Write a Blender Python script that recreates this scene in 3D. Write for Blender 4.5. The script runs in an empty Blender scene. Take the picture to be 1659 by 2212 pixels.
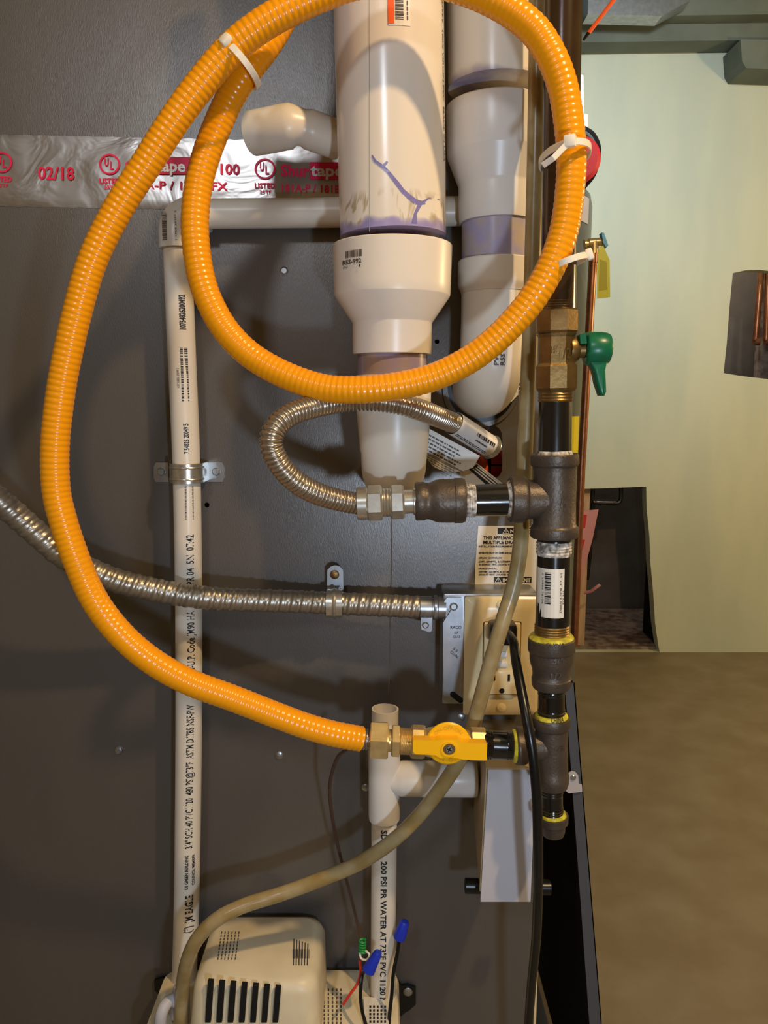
import bpy, bmesh, math, random
from mathutils import Vector, Matrix
random.seed(7)
PI = math.pi
sc = bpy.context.scene
COL = sc.collection
# ------------------------------------------------------------------ camera, world, lights, exposure
F = 1670.0; TH = math.radians(8.5); CZ = 1.0
cam = bpy.data.objects.new('camera', bpy.data.cameras.new('camera')); COL.objects.link(cam)
cam.location = (0, 0, CZ); cam.rotation_euler = (PI/2 - TH, 0, 0)
cam.data.sensor_fit = 'VERTICAL'; cam.data.sensor_height = 24; cam.data.lens = 24*F/2212
cam.data.clip_start = 0.02
sc.camera = cam
sc.view_settings.view_transform = 'Standard'; sc.view_settings.look = 'None'
sc.view_settings.gamma = 1; sc.view_settings.use_curve_mapping = False
sc.view_settings.exposure = 0.3
w = bpy.data.worlds.new('world'); sc.world = w; w.use_nodes = True
w.node_tree.nodes['Background'].inputs[0].default_value = (0.5, 0.45, 0.4, 1)
w.node_tree.nodes['Background'].inputs[1].default_value = 0.05
def lamp(name, kind, loc, power, color, size=0.05, target=None, size_y=None):
    l = bpy.data.lights.new(name, kind); l.energy = power; l.color = color
    o = bpy.data.objects.new(name, l); COL.objects.link(o); o.location = loc
    if kind == 'POINT': l.shadow_soft_size = size
    else:
        l.size = size
        if size_y: l.shape = 'RECTANGLE'; l.size_y = size_y
        o.rotation_euler = (Vector(target)-Vector(loc)).to_track_quat('-Z', 'Y').to_euler()
    return o
WARM = (1.0, 0.70, 0.38); COOL = (0.62, 0.78, 1.0)
lamp('ceiling_bulb', 'POINT', (0.62, -0.05, 2.0), 46, WARM, 0.03)
lamp('work_light', 'POINT', (0.16, -0.12, 0.80), 8.2, COOL, 0.022)
lamp('warm_wall_fill', 'POINT', (2.15, 1.5, 1.35), 34, (1.0, 0.70, 0.34), 0.06)  # added warm fill for the right of the back wall, not an actual bulb
lamp('cool_wall_fill', 'AREA', (0.75, 0.9, 2.0), 4.0, (0.70, 0.86, 1.0), 0.4, (0.55, 2.94, 1.75)).data.spread = math.radians(70)  # added cool fill aimed at the upper back wall, no door stands here
lamp('daylight_behind', 'AREA', (-0.34, -0.7, 1.70), 3.5, (0.8, 0.88, 1.0), 0.14, (0, 0.8, 1.0))
lamp('crawlspace_bulb', 'POINT', (1.25, 3.28, 1.7), 7, (1.0, 0.85, 0.7), 0.05)

# ------------------------------------------------------------------ helpers
ct, st = math.cos(TH), math.sin(TH)
def tY(py, Y): return Y/(ct + (1106-py)/F*st)
def P(px, py, Y):
    v = (1106-py)/F; t = Y/(ct + v*st)
    return Vector(((px-829.5)/F*t, Y, CZ + t*(v*ct - st)))
def S(py, Y): return tY(py, Y)/F
def C(h):
    h = h.lstrip('#'); c = [int(h[i:i+2], 16)/255 for i in (0, 2, 4)]
    return tuple(x/12.92 if x <= .04045 else ((x+.055)/1.055)**2.4 for x in c)+(1,)

class MB:
    def __init__(s): s.v = []; s.f = []
    def add(s, vs, fs):
        o = len(s.v); s.v += [Vector(v) for v in vs]; s.f += [tuple(i+o for i in f) for f in fs]; return s
    def box(s, c, size, rot=None):
        c = Vector(c); h = [x/2 for x in size]; vs = []
        for z in (-1, 1):
            for y in (-1, 1):
                for x in (-1, 1):
                    p = Vector((x*h[0], y*h[1], z*h[2]))
                    if rot: p = rot @ p
                    vs.append(c+p)
        return s.add(vs, [(0,2,3,1),(4,5,7,6),(0,1,5,4),(2,6,7,3),(0,4,6,2),(1,3,7,5)])
    def rbox(s, c, size, b, rot=None, segs=2):
        bm = bmesh.new(); bmesh.ops.create_cube(bm, size=1)
        for v in bm.verts: v.co = Vector((v.co.x*size[0], v.co.y*size[1], v.co.z*size[2]))
        bmesh.ops.bevel(bm, geom=list(bm.edges)+list(bm.verts), offset=b, segments=segs, affect='EDGES', profile=0.5)
        bm.verts.index_update()
        vs = [(rot @ v.co if rot else v.co)+Vector(c) for v in bm.verts]
        s.add(vs, [tuple(v.index for v in f.verts) for f in bm.faces]); bm.free(); return s
    def rings(s, rings, cap=(True, True), closed=False):
        n = len(rings[0]); vs = [p for r in rings for p in r]; fs = []; m = len(rings)
        for i in range(m if closed else m-1):
            a = i*n; b = ((i+1) % m)*n
            for j in range(n): fs.append((a+j, a+(j+1) % n, b+(j+1) % n, b+j))
        if cap[0] and not closed: fs.append(tuple(range(n-1, -1, -1)))
        if cap[1] and not closed: fs.append(tuple((m-1)*n+j for j in range(n)))
        return s.add(vs, fs)
    def lathe(s, centers, radii, segs=40, phase=0, cap=(True, True), axis=None):
        ax = (axis or (centers[-1]-centers[0])).normalized()
        ref = Vector((0, 1, 0)) if abs(ax.y) < .9 else Vector((1, 0, 0))
        u = (ref - ax*ref.dot(ax)).normalized(); w_ = ax.cross(u)
        R = []
        for c, r in zip(centers, radii):
            R.append([c + (u*math.cos(2*PI*j/segs+phase) + w_*math.sin(2*PI*j/segs+phase))*r for j in range(segs)])
        return s.rings(R, cap)
    def tube(s, pts, rad, segs=16, cap=(True, True), helix=None):
        T = []; n = len(pts)
        for i in range(n): T.append((pts[min(i+1, n-1)]-pts[max(i-1, 0)]).normalized())
        ref = Vector((0, 1, 0)) if abs(T[0].y) < .9 else Vector((1, 0, 0))
        u = (ref - T[0]*ref.dot(T[0])).normalized(); R = []; d = 0
        for i in range(n):
            if i: d += (pts[i]-pts[i-1]).length
            u = (u - T[i]*u.dot(T[i])).normalized(); w_ = T[i].cross(u); ring = []
            for j in range(segs):
                a = 2*PI*j/segs
                r = rad(d, a) if callable(rad) else (rad[i] if isinstance(rad, (list, tuple)) else rad)
                ring.append(pts[i]+(u*math.cos(a)+w_*math.sin(a))*r)
            R.append(ring)
        return s.rings(R, cap)
    def prism(s, poly, d):
        # poly: 3D points, d: extrusion vector
        n = len(poly); d = Vector(d); vs = [Vector(p) for p in poly]+[Vector(p)+d for p in poly]
        fs = [tuple(range(n)), tuple(range(2*n-1, n-1, -1))]+[(i, i+n, (i+1) % n+n, (i+1) % n) for i in range(n)]
        return s.add(vs, fs)
    def slab(s, outer, holes, d):
        d = Vector(d); bm = bmesh.new(); loops = [outer]+holes
        for L in loops:
            vv = [bm.verts.new(p) for p in L]
            for i in range(len(vv)): bm.edges.new((vv[i], vv[(i+1) % len(vv)]))
        bmesh.ops.triangle_fill(bm, use_beauty=True, use_dissolve=False, edges=bm.edges[:])
        bm.verts.index_update(); fr = [tuple(v.index for v in f.verts) for f in bm.faces]; co = [v.co.copy() for v in bm.verts]; bm.free()
        s.add(co, fr); s.add([c+d for c in co], [f[::-1] for f in fr])
        for L in loops:
            n = len(L); s.add([Vector(p) for p in L]+[Vector(p)+d for p in L], [(i, i+n, (i+1) % n+n, (i+1) % n) for i in range(n)])
        return s
    def build(s, name, m, parent=None, smooth=35, origin=None):
        if parent is not None: o0 = Vector(parent_world(parent))
        else:
            if origin is None:
                xs = [v.x for v in s.v]; ys = [v.y for v in s.v]; zs = [v.z for v in s.v]
                origin = ((min(xs)+max(xs))/2, (min(ys)+max(ys))/2, min(zs))
            o0 = Vector(origin)
        me = bpy.data.meshes.new(name); me.from_pydata([v-o0 for v in s.v], [], s.f)
        bm = bmesh.new(); bm.from_mesh(me); bmesh.ops.recalc_face_normals(bm, faces=bm.faces[:]); bm.to_mesh(me); bm.free()
        me.materials.append(m); ob = bpy.data.objects.new(name, me); COL.objects.link(ob)
        if smooth:
            me.polygons.foreach_set('use_smooth', [True]*len(me.polygons)); me.set_sharp_from_angle(angle=math.radians(smooth))
        if parent is not None: ob.parent = parent
        else: ob.location = o0
        return ob
def parent_world(o):
    v = o.location.copy()
    while o.parent: o = o.parent; v += o.location
    return v
def tag(o, label=None, cat=None, group=None, kind=None):
    if label: o['label'] = label
    if cat: o['category'] = cat
    if group: o['group'] = group
    if kind: o['kind'] = kind
    return o
def thing(name, loc, label, cat, group=None):
    o = bpy.data.objects.new(name, None); COL.objects.link(o); o.location = loc; o.empty_display_size = .02
    return tag(o, label, cat, group)
def crom(pts, step=0.002, extra=None):
    """Catmull-Rom through points, resampled evenly"""
    P0 = [Vector(p) for p in pts]; Q = [P0[0]*2-P0[1]]+P0+[P0[-1]*2-P0[-2]]; out = []
    for i in range(1, len(Q)-2):
        a, b, c, d = Q[i-1:i+3]
        for k in range(24):
            t = k/24; out.append(.5*((2*b)+(c-a)*t+(2*a-5*b+4*c-d)*t*t+(3*b-a-3*c+d)*t**3))
    out.append(P0[-1]); res = [out[0].copy()]; acc = 0
    for i in range(1, len(out)):
        seg = (out[i]-out[i-1]).length; p = out[i-1]
        while acc+seg >= step:
            k = (step-acc)/seg; p = p.lerp(out[i], k); res.append(p.copy()); seg = (out[i]-p).length; acc = 0
        acc += seg
    if (res[-1]-out[-1]).length > step*.3: res.append(out[-1])
    return res
def PX(lst): return [P(*p) for p in lst]
def lat(a, b, Y, prof, segs=40, phase=0, cap=(True, True), mb=None):
    """lathe along an axis a->b; prof: (coordinate along the longer axis, radius) with radius in pixels or metres if < .5"""
    (x0, y0), (x1, y1) = a, b; vert = abs(y1-y0) > abs(x1-x0); cs = []; rs = []
    rm = max(r if r < .5 else r*S((y0+y1)/2, Y) for q, r in prof)
    for q, r in prof:
        t = (q-y0)/(y1-y0) if vert else (q-x0)/(x1-x0)
        x = x0+(x1-x0)*t; y = y0+(y1-y0)*t; c = P(x, y, Y)
        if vert and y0 < 1000: c.z = P(x, y, Y-rm).z
        cs.append(c); rs.append(r if r < .5 else r*S(y, Y))
    return (mb or MB()).lathe(cs, rs, segs, phase, cap, P(x1, y1, Y)-P(x0, y0, Y))
def threads(q0, q1, r, n, amp=1.2):
    out = []
    for i in range(n*2+1): out.append((q0+(q1-q0)*i/(n*2), r+(amp if i % 2 else 0)))
    return out
_tc = {}
def text2d(s, off=0):
    key = (s, round(off, 3))
    if key not in _tc:
        cu = bpy.data.curves.new('t', 'FONT'); cu.body = s; cu.size = 1; cu.resolution_u = 2; cu.offset = off
        ob = bpy.data.objects.new('t', cu); COL.objects.link(ob)
        dg = bpy.context.evaluated_depsgraph_get(); me = ob.evaluated_get(dg).to_mesh()
        vs = [(v.co.x, v.co.y) for v in me.vertices]; fs = [tuple(p.vertices) for p in me.polygons]
        ob.evaluated_get(dg).to_mesh_clear(); bpy.data.objects.remove(ob); bpy.data.curves.remove(cu)
        x1 = max([v[0] for v in vs] or [1]); x0 = min([v[0] for v in vs] or [0])
        _tc[key] = ([((v[0]-x0), v[1]) for v in vs], fs, max(x1-x0, .01))
    return _tc[key]
def put_text(mb, s, fn, u0, v0, h, length=None, bold=0):
    """fn(u,v) -> 3D; text runs along u from u0, cap height h"""
    k = h/.7; vs, fs, L = text2d(s, min(.035, bold/k*.5)); ku = (length/L) if length else k
    mb.add([fn(u0+x*ku, v0+y*k) for x, y in vs], fs)
def put_bars(mb, fn, u0, u1, v0, v1, seed=1, dens=1.0, nv=1):
    r = random.Random(seed); u = u0; n = (u1-u0)/60*dens
    while u < u1:
        a = r.choice((1, 1, 2, 3))*n; b = r.choice((1, 1, 2, 2))*n; e = min(u+a, u1)
        for q in range(nv):
            va = v0+(v1-v0)*q/nv; vb = v0+(v1-v0)*(q+1)/nv
            mb.add([fn(u, va), fn(e, va), fn(e, vb), fn(u, vb)], [(0, 1, 2, 3)])
        u = e+b
def put_lines(mb, fn, u0, u1, v0, v1, n, seed=2, fill=.5):
    """rows of tiny unreadable print"""
    r = random.Random(seed); dv = (v1-v0)/n
    for i in range(n):
        v = v0+dv*i; u = u0; end = u0+(u1-u0)*r.uniform(.7, 1)
        while u < end:
            l = (u1-u0)*r.uniform(.03, .12); e = min(u+l, end)
            mb.add([fn(u, v), fn(e, v), fn(e, v+dv*fill), fn(u, v+dv*fill)], [(0, 1, 2, 3)]); u = e+(u1-u0)*.02
def quad(mb, fn, u0, v0, u1, v1): mb.add([fn(u0, v0), fn(u1, v0), fn(u1, v1), fn(u0, v1)], [(0, 1, 2, 3)])
def ring2d(mb, fn, cu, cv, ro, ri, n=32):
    vs = []
    for j in range(n):
        a = 2*PI*j/n; vs += [fn(cu+ro*math.cos(a), cv+ro*math.sin(a)), fn(cu+ri*math.cos(a), cv+ri*math.sin(a))]
    mb.add(vs, [(2*j, (2*j+2) % (2*n), (2*j+3) % (2*n), 2*j+1) for j in range(n)])
def pxmap(Y, off=0.0004):
    """pixel plane mapping: u right, v down, on the plane Y"""
    return lambda u, v: P(u, v, Y)+Vector((0, -off, 0))
def axmap(A, B, r, phi=0, off=0.0003, flip=False):
    """u (metres) runs from A towards B on a cylinder of radius r, v (metres) across; phi = angle off the camera side"""
    A = Vector(A); B = Vector(B); ax = (B-A).normalized(); fr = Vector((0, -1, 0)); fr = (fr-ax*fr.dot(ax)).normalized()
    sd = fr.cross(ax)    # left of the reading direction
    def fn(u, v):
        a = phi+v/r
        return A+ax*u+(fr*math.cos(a)+sd*math.sin(a))*(r+off)
    return fn
def FP(px, py, Y, r):
    c = P(px, py, Y); c.z = P(px, py, Y-r).z; return c
def plmap(O, U, V, off=Vector((0, -.0004, 0))):
    O = Vector(O); U = Vector(U).normalized(); V = Vector(V).normalized()
    return lambda u, v: O+U*u+V*v+off
def capsule(c0, c1, r, n=12):
    """stadium outline in the pixel plane"""
    (x0, y0), (x1, y1) = c0, c1; a0 = math.atan2(y1-y0, x1-x0); out = []
    for j in range(n+1): a = a0+PI/2+PI*j/n; out.append((x0+r*math.cos(a), y0+r*math.sin(a)))
    for j in range(n+1): a = a0-PI/2+PI*j/n; out.append((x1+r*math.cos(a), y1+r*math.sin(a)))
    return out
def circ(x, y, r, n=20): return [(x+r*math.cos(2*PI*j/n), y+r*math.sin(2*PI*j/n)) for j in range(n)]
def poly_px(pts, Y): return [P(x, y, Y) for x, y in pts]
def screw(px, py, Y, r, parent, m, name='screw', hexh=False, th=.002):
    s = S(py, Y); c = P(px, py, Y); mb = MB()
    mb.lathe([c, c+Vector((0, -th*.5, 0)), c+Vector((0, -th, 0))], [r*s*1.25, r*s*1.25, r*s*(1.0 if hexh else .8)], 20)
    if hexh: mb.lathe([c+Vector((0, -th*.5, 0)), c+Vector((0, -th*2, 0))], [r*s*.9, r*s*.85], 6)
    else: mb.box(c+Vector((0, -th, 0)), (r*s*1.3, .0004, r*s*.25), Matrix.Rotation(.6, 3, 'Y')); 
    return mb.build(name, m, parent)

# ------------------------------------------------------------------ materials
def mat(name, col, rough=.5, metal=0, spec=.5, bump=0, bscale=200, var=0, vscale=8, col2=None, coat=0, stretch=None, trans=0, ior=1.45, sss=0):
    m = bpy.data.materials.new(name); m.use_nodes = True; nt = m.node_tree; b = nt.nodes['Principled BSDF']
    if isinstance(col, str): col = C(col)
    b.inputs['Base Color'].default_value = col; b.inputs['Roughness'].default_value = rough; b.inputs['Metallic'].default_value = metal
    b.inputs['Specular IOR Level'].default_value = spec; b.inputs['Coat Weight'].default_value = coat
    b.inputs['Transmission Weight'].default_value = trans; b.inputs['IOR'].default_value = ior
    if sss: b.inputs['Subsurface Weight'].default_value = sss; b.inputs['Subsurface Radius'].default_value = (.004, .003, .002); b.inputs['Subsurface Scale'].default_value = 1
    geo = nt.nodes.new('ShaderNodeNewGeometry'); src = geo.outputs['Position']
    if stretch:
        mp = nt.nodes.new('ShaderNodeMapping'); mp.inputs['Scale'].default_value = stretch; nt.links.new(src, mp.inputs[0]); src = mp.outputs[0]
    if var or col2:
        n = nt.nodes.new('ShaderNodeTexNoise'); n.inputs['Scale'].default_value = vscale; n.inputs['Detail'].default_value = 5; nt.links.new(src, n.inputs[0])
        r = nt.nodes.new('ShaderNodeValToRGB'); r.color_ramp.elements[0].position = .38; r.color_ramp.elements[1].position = .66
        c2 = C(col2) if isinstance(col2, str) else (col2 or tuple(x*(1-var) for x in col[:3])+(1,))
        r.color_ramp.elements[0].color = c2; r.color_ramp.elements[1].color = col
        nt.links.new(n.outputs['Fac'], r.inputs[0]); nt.links.new(r.outputs[0], b.inputs['Base Color'])
    if bump:
        n = nt.nodes.new('ShaderNodeTexNoise'); n.inputs['Scale'].default_value = bscale; n.inputs['Detail'].default_value = 4; nt.links.new(src, n.inputs[0])
        bp = nt.nodes.new('ShaderNodeBump'); bp.inputs['Strength'].default_value = bump; bp.inputs['Distance'].default_value = .001
        nt.links.new(n.outputs['Fac'], bp.inputs['Height']); nt.links.new(bp.outputs[0], b.inputs['Normal'])
    return m
M = {}
M['panel'] = mat('grey_painted_steel', '#6e6964', .33, .5, .5, .16, 260, .06, 3, stretch=(6, 1, 1.2))
M['door'] = mat('slate_painted_steel', '#55585f', .5, .3)
M['pvc'] = mat('pvc_plastic', '#e2d7c5', .32, 0, .5, .02, 60, .05, 14)
M['pvcw'] = mat('white_pvc_plastic', '#ddd6cc', .3, 0, .5, .02, 60, .05, 14)
M['orange'] = mat('orange_jacket', '#f09a0a', .24, 0, .5, 0, sss=0)
M['steel'] = mat('stainless_steel', '#bdb1a0', .28, .9)
M['galv'] = mat('galvanised_steel', '#b9bcc0', .34, .95, .5, .05, 120, .2, 60)
M['conduit'] = mat('conduit_steel', '#a89f90', .36, .85)
M['zinc'] = mat('zinc_plate', '#cfcabd', .28, .85, var=.15, vscale=200)
M['iron'] = mat('black_iron', '#5c5146', .42, .5, .6, .35, 420, .25, 60)
M['pipe'] = mat('black_lacquered_pipe', '#181614', .2, .1, .6, .08, 90, .2, 50, coat=.3)
M['brownpipe'] = mat('brown_lacquered_pipe', '#3d2a18', .22, .2, .6, .08, 70, .35, 25, coat=.3)
M['brasso'] = mat('aged_brass', '#8f7346', .4, .85, .5, .2, 260, .25, 80)
M['brass'] = mat('bright_brass', '#dfc186', .3, .7, var=.2, vscale=120)
M['yellow'] = mat('yellow_plastic', '#f7b500', .32, .0)
M['green'] = mat('green_plastic', '#0f6a45', .32, 0, var=.2, vscale=120)
M['dope'] = mat('white_thread_sealant', '#e8e0d4', .7, 0, bump=.6, bscale=300, col2='#6d655c', vscale=220)
M['ydope'] = mat('yellow_thread_sealant', '#d9cc3e', .45, 0, bump=.4, bscale=300, col2='#9b8f2a', vscale=150)
M['black'] = mat('black_rubber', '#0d0d0d', .3)
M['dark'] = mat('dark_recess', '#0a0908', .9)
M['ivory'] = mat('ivory_plastic', '#ddc99b', .2, 0, .5)
M['white'] = mat('white_plastic', '#dedbd8', .4, 0, var=.05, vscale=20)
M['pump'] = mat('pump_plastic', '#e2d2ae', .4, 0, var=.1, vscale=25)
M['tie'] = mat('nylon', '#efe5d0', .4, 0, sss=.3)
M['paper'] = mat('label_paper', '#ded6c6', .35)
M['ink'] = mat('black_ink', '#1c1a1c', .5)
M['inkg'] = mat('grey_ink', '#4f4a48', .5)
M['red'] = mat('red_plastic', '#c02c30', .5)
M['magenta'] = mat('magenta_ink', '#e31a4c', .5)
M['foilw'] = mat('bare_foil', '#dcd4cc', .4, .2)
M['orangep'] = mat('orange_ink', '#ee5a14', .5)
M['floor'] = mat('painted_concrete_floor', '#8f8470', .5, 0, .4, .06, 60, 0, 9, col2='#83765f')
M['niche'] = mat('grey_foundation', '#6d6660', .9, 0, .3, .2, 60, .2, 9)  # foundation wall's own dark grey
M['copper'] = mat('aged_copper', '#a8704f', .35, .8, var=.3, vscale=50)
M['tank'] = mat('grey_enamel_tank', '#5f696d', .3, .2)
M['wood'] = mat('raw_wood', '#c6a687', .7, 0, var=.25, vscale=12, stretch=(8, 8, 1))
M['greenwood'] = mat('painted_joist', '#6b756b', .8, 0, bump=.15, bscale=40, var=.25, vscale=7)
M['sill'] = mat('brown_painted_sill', '#57423c', .7, 0, bump=.3, bscale=80, col2='#8d7f77', vscale=30)
M['room'] = mat('room_wall_paint', '#9d9378', .9)
M['grey'] = mat('light_grey_paint', '#b9b5b8', .5)
M['blue'] = mat('blue_plastic', '#1c33b5', .4)
M['wiregreen'] = mat('green_wire', '#1f8a3a', .4)
M['wirered'] = mat('red_wire', '#c93325', .4)
M['wirew'] = mat('white_wire', '#e6dcc4', .4)
M['capil'] = mat('brown_wire', '#4a352b', .35)
M['tag_y'] = mat('yellow_film', '#c9c740', .4, trans=.0)
M['pink'] = mat('pink_film', '#c98d90', .4)
# back wall paint: mint over cream patches
def wall_mat():
    m = bpy.data.materials.new('mint_wall_paint'); m.use_nodes = True; nt = m.node_tree; b = nt.nodes['Principled BSDF']
    b.inputs['Roughness'].default_value = .75; b.inputs['Specular IOR Level'].default_value = .3
    g = nt.nodes.new('ShaderNodeNewGeometry'); mp = nt.nodes.new('ShaderNodeMapping'); mp.inputs['Scale'].default_value = (3, 1, .7)
    nt.links.new(g.outputs['Position'], mp.inputs[0]); n = nt.nodes.new('ShaderNodeTexNoise'); n.inputs['Scale'].default_value = 2.2; n.inputs['Detail'].default_value = 6
    nt.links.new(mp.outputs[0], n.inputs[0]); r = nt.nodes.new('ShaderNodeValToRGB')
    r.color_ramp.elements[0].position = .35; r.color_ramp.elements[0].color = C('#bcc7b8'); r.color_ramp.elements[1].position = .65; r.color_ramp.elements[1].color = C('#c9d0bc')
    nt.links.new(n.outputs['Fac'], r.inputs[0]); nt.links.new(r.outputs[0], b.inputs['Base Color'])
    n2 = nt.nodes.new('ShaderNodeTexNoise'); n2.inputs['Scale'].default_value = 14; bp = nt.nodes.new('ShaderNodeBump'); bp.inputs['Strength'].default_value = .15; bp.inputs['Distance'].default_value = .01
    nt.links.new(g.outputs['Position'], n2.inputs[0]); nt.links.new(n2.outputs['Fac'], bp.inputs['Height']); nt.links.new(bp.outputs[0], b.inputs['Normal'])
    return m
M['wall'] = wall_mat()
# PVC with purple primer: below/above a height with a ragged edge
def primer_mat(name, lo, hi, inv=False, purple='#8d83ad', brown='#a48a7c', base='#e2d7c5', dens=1.0, smear=None):
    m = bpy.data.materials.new(name); m.use_nodes = True; nt = m.node_tree; b = nt.nodes['Principled BSDF']; N = nt.nodes.new; L = nt.links.new
    b.inputs['Roughness'].default_value = .22
    g = N('ShaderNodeNewGeometry'); sp = N('ShaderNodeSeparateXYZ'); L(g.outputs['Position'], sp.inputs[0])
    n = N('ShaderNodeTexNoise'); n.inputs['Scale'].default_value = 22; n.inputs['Detail'].default_value = 4; L(g.outputs['Position'], n.inputs[0])
    ma = N('ShaderNodeMath'); ma.operation = 'MULTIPLY_ADD'; ma.inputs[1].default_value = .03; L(n.outputs['Fac'], ma.inputs[0]); L(sp.outputs['Z'], ma.inputs[2])
    mr = N('ShaderNodeMapRange'); mr.inputs['From Min'].default_value = lo+.015; mr.inputs['From Max'].default_value = hi+.015
    mr.inputs['To Min'].default_value = dens; mr.inputs['To Max'].default_value = 0; L(ma.outputs[0], mr.inputs['Value'])
    n2 = N('ShaderNodeTexNoise'); n2.inputs['Scale'].default_value = 40; L(g.outputs['Position'], n2.inputs[0])
    r = N('ShaderNodeValToRGB'); r.color_ramp.elements[0].position = .4; r.color_ramp.elements[0].color = C(purple); r.color_ramp.elements[1].position = .62; r.color_ramp.elements[1].color = C(brown)
    L(n2.outputs['Fac'], r.inputs[0])
    mx = N('ShaderNodeMix'); mx.data_type = 'RGBA'; L(mr.outputs[0], mx.inputs['Factor']); mx.inputs['A'].default_value = C(base); L(r.outputs[0], mx.inputs['B'])
    out = mx.outputs['Result']
    if smear:   # glue brushed on in a band above the primer
        z0, z1 = smear; n3 = N('ShaderNodeTexNoise'); n3.inputs['Scale'].default_value = 30; n3.inputs['Detail'].default_value = 2; n3.inputs['Distortion'].default_value = 2.5
        mp = N('ShaderNodeMapping'); mp.inputs['Rotation'].default_value = (0, .7, 0); mp.inputs['Scale'].default_value = (1.6, 1, .7); L(g.outputs['Position'], mp.inputs[0]); L(mp.outputs[0], n3.inputs[0])
        r3 = N('ShaderNodeValToRGB'); r3.color_ramp.elements[0].position = .52; r3.color_ramp.elements[0].color = (0, 0, 0, 1); r3.color_ramp.elements[1].position = .60; r3.color_ramp.elements[1].color = (.8, .8, .8, 1); L(n3.outputs['Fac'], r3.inputs[0])
        band = N('ShaderNodeMapRange'); band.inputs['From Min'].default_value = z1; band.inputs['From Max'].default_value = z1-.008; L(sp.outputs['Z'], band.inputs['Value'])
        mu = N('ShaderNodeMath'); mu.operation = 'MULTIPLY'; L(r3.outputs[0], mu.inputs[0]); L(band.outputs[0], mu.inputs[1])
        mx2 = N('ShaderNodeMix'); mx2.data_type = 'RGBA'; L(mu.outputs[0], mx2.inputs['Factor']); L(out, mx2.inputs['A']); mx2.inputs['B'].default_value = C('#a89468')
        mx3 = N('ShaderNodeMix'); mx3.data_type = 'RGBA'; L(mr.outputs[0], mx3.inputs['Factor']); L(mx2.outputs['Result'], mx3.inputs['A']); L(r.outputs[0], mx3.inputs['B']); out = mx3.outputs['Result']
    L(out, b.inputs['Base Color']); return m
def foil_mat():
    m = mat('aluminium_foil_tape', '#b4aea8', .34, .92); nt = m.node_tree; b = nt.nodes['Principled BSDF']; g = nt.nodes['Geometry']
    n = nt.nodes.new('ShaderNodeTexNoise'); n.inputs['Scale'].default_value = 22; n.inputs['Detail'].default_value = 3; n.inputs['Distortion'].default_value = 1.2
    nt.links.new(g.outputs['Position'], n.inputs[0]); bp = nt.nodes.new('ShaderNodeBump'); bp.inputs['Strength'].default_value = .5; bp.inputs['Distance'].default_value = .003
    nt.links.new(n.outputs['Fac'], bp.inputs['Height']); nt.links.new(bp.outputs[0], b.inputs['Normal']); return m
M['foil'] = foil_mat()
def tube_mat():
    m = mat('yellowed_vinyl_tube', '#aa9870', .28, 0, col2='#957d4c', vscale=45, trans=0, sss=.35); return m
M['tube'] = tube_mat()

# ------------------------------------------------------------------ the room
PY = .78; WY = 2.94; CEIL = 2.45
def struct(mb, name, m, smooth=0): return tag(mb.build(name, m, None, smooth), kind='structure')
struct(MB().box((.5, .9, -.05), (4.4, 5.2, .1)), 'floor', M['floor'])
struct(MB().box((.5, .9, CEIL+.05), (4.4, 5.2, .1)), 'ceiling', M['greenwood'])
struct(MB().box((-1.45, .9, CEIL/2), (.1, 5.0, CEIL)), 'wall_left', M['room'])
struct(MB().box((2.45, .9, CEIL/2), (.1, 5.0, CEIL)), 'wall_right', M['room'])
struct(MB().box((.5, -1.65, CEIL/2), (3.8, .1, CEIL)), 'wall_behind', M['room'])
hole1 = [(1225, 1057), (1300, 1055), (1396, 1051), (1397, 1100), (1403, 1160), (1405, 1215), (1411, 1280), (1415, 1345), (1421, 1388), (1425, 1409), (1225, 1409)]
hole2 = [(1583, 590), (1610, 584), (1640, 583), (1700, 590), (1700, 822), (1659, 819), (1600, 812), (1563, 806), (1570, 740), (1576, 660)]
outer = [Vector((-1.4, WY, 0)), Vector((2.4, WY, 0)), Vector((2.4, WY, CEIL)), Vector((-1.4, WY, CEIL))]
struct(MB().slab(outer, [poly_px(hole1, WY), poly_px(hole2, WY)], (0, .05, 0)), 'wall_back', M['wall'])
struct(MB().box((.7, WY+.62, 1.0), (3.0, .05, 2.0)), 'wall_foundation', M['niche'])
struct(MB().box((P(1412, 1300, WY).x+.055, WY+.14, .5), (.03, .17, .98)), 'gap_shade', M['dark'])  # dark slab standing in for the shadow at the opening's right edge
struct(MB().box(P(1330, 1385, WY+.22)+Vector((0, .0, -.0)), (.50, .26, .035)), 'trim_2', M['sill'])
struct(MB().box((1.0, WY+.32, .008), (1.2, .52, .016)), 'trim_4', M['sill'])
struct(MB().box(P(1330, 1398, WY+.06), (.40, .05, .02)), 'trim_3', M['sill'])

# ------------------------------------------------------------------ joists and ducts overhead
def zed(py, Y): return P(0, py, Y).z
g = 'grey green painted joists over the wall'
b1 = MB().box((1.2, 2.885, (zed(30, 2.84)+zed(87, 2.84))/2), (2.0, .09, zed(30, 2.84)-zed(87, 2.84)), Matrix.Rotation(-.012, 3, 'Y'))
tag(b1.build('ceiling_joist', M['greenwood'], None, 0), 'lower grey green painted beam running along the top of the mint wall', 'beam')
b2 = MB().box((1.15, 2.81, (zed(-140, 2.78)+zed(32, 2.78))/2), (1.9, .06, zed(-140, 2.78)-zed(32, 2.78)), Matrix.Rotation(-.012, 3, 'Y'))
tag(b2.build('ceiling_joist', M['greenwood'], None, 0), 'upper grey green painted beam at the top right edge of the photo', 'beam')
b4 = MB().prism(poly_px([(1270, -60), (1270, 30), (1430, 34), (1490, 2), (1520, -60)], 2.70), (0, .07, 0))
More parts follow.
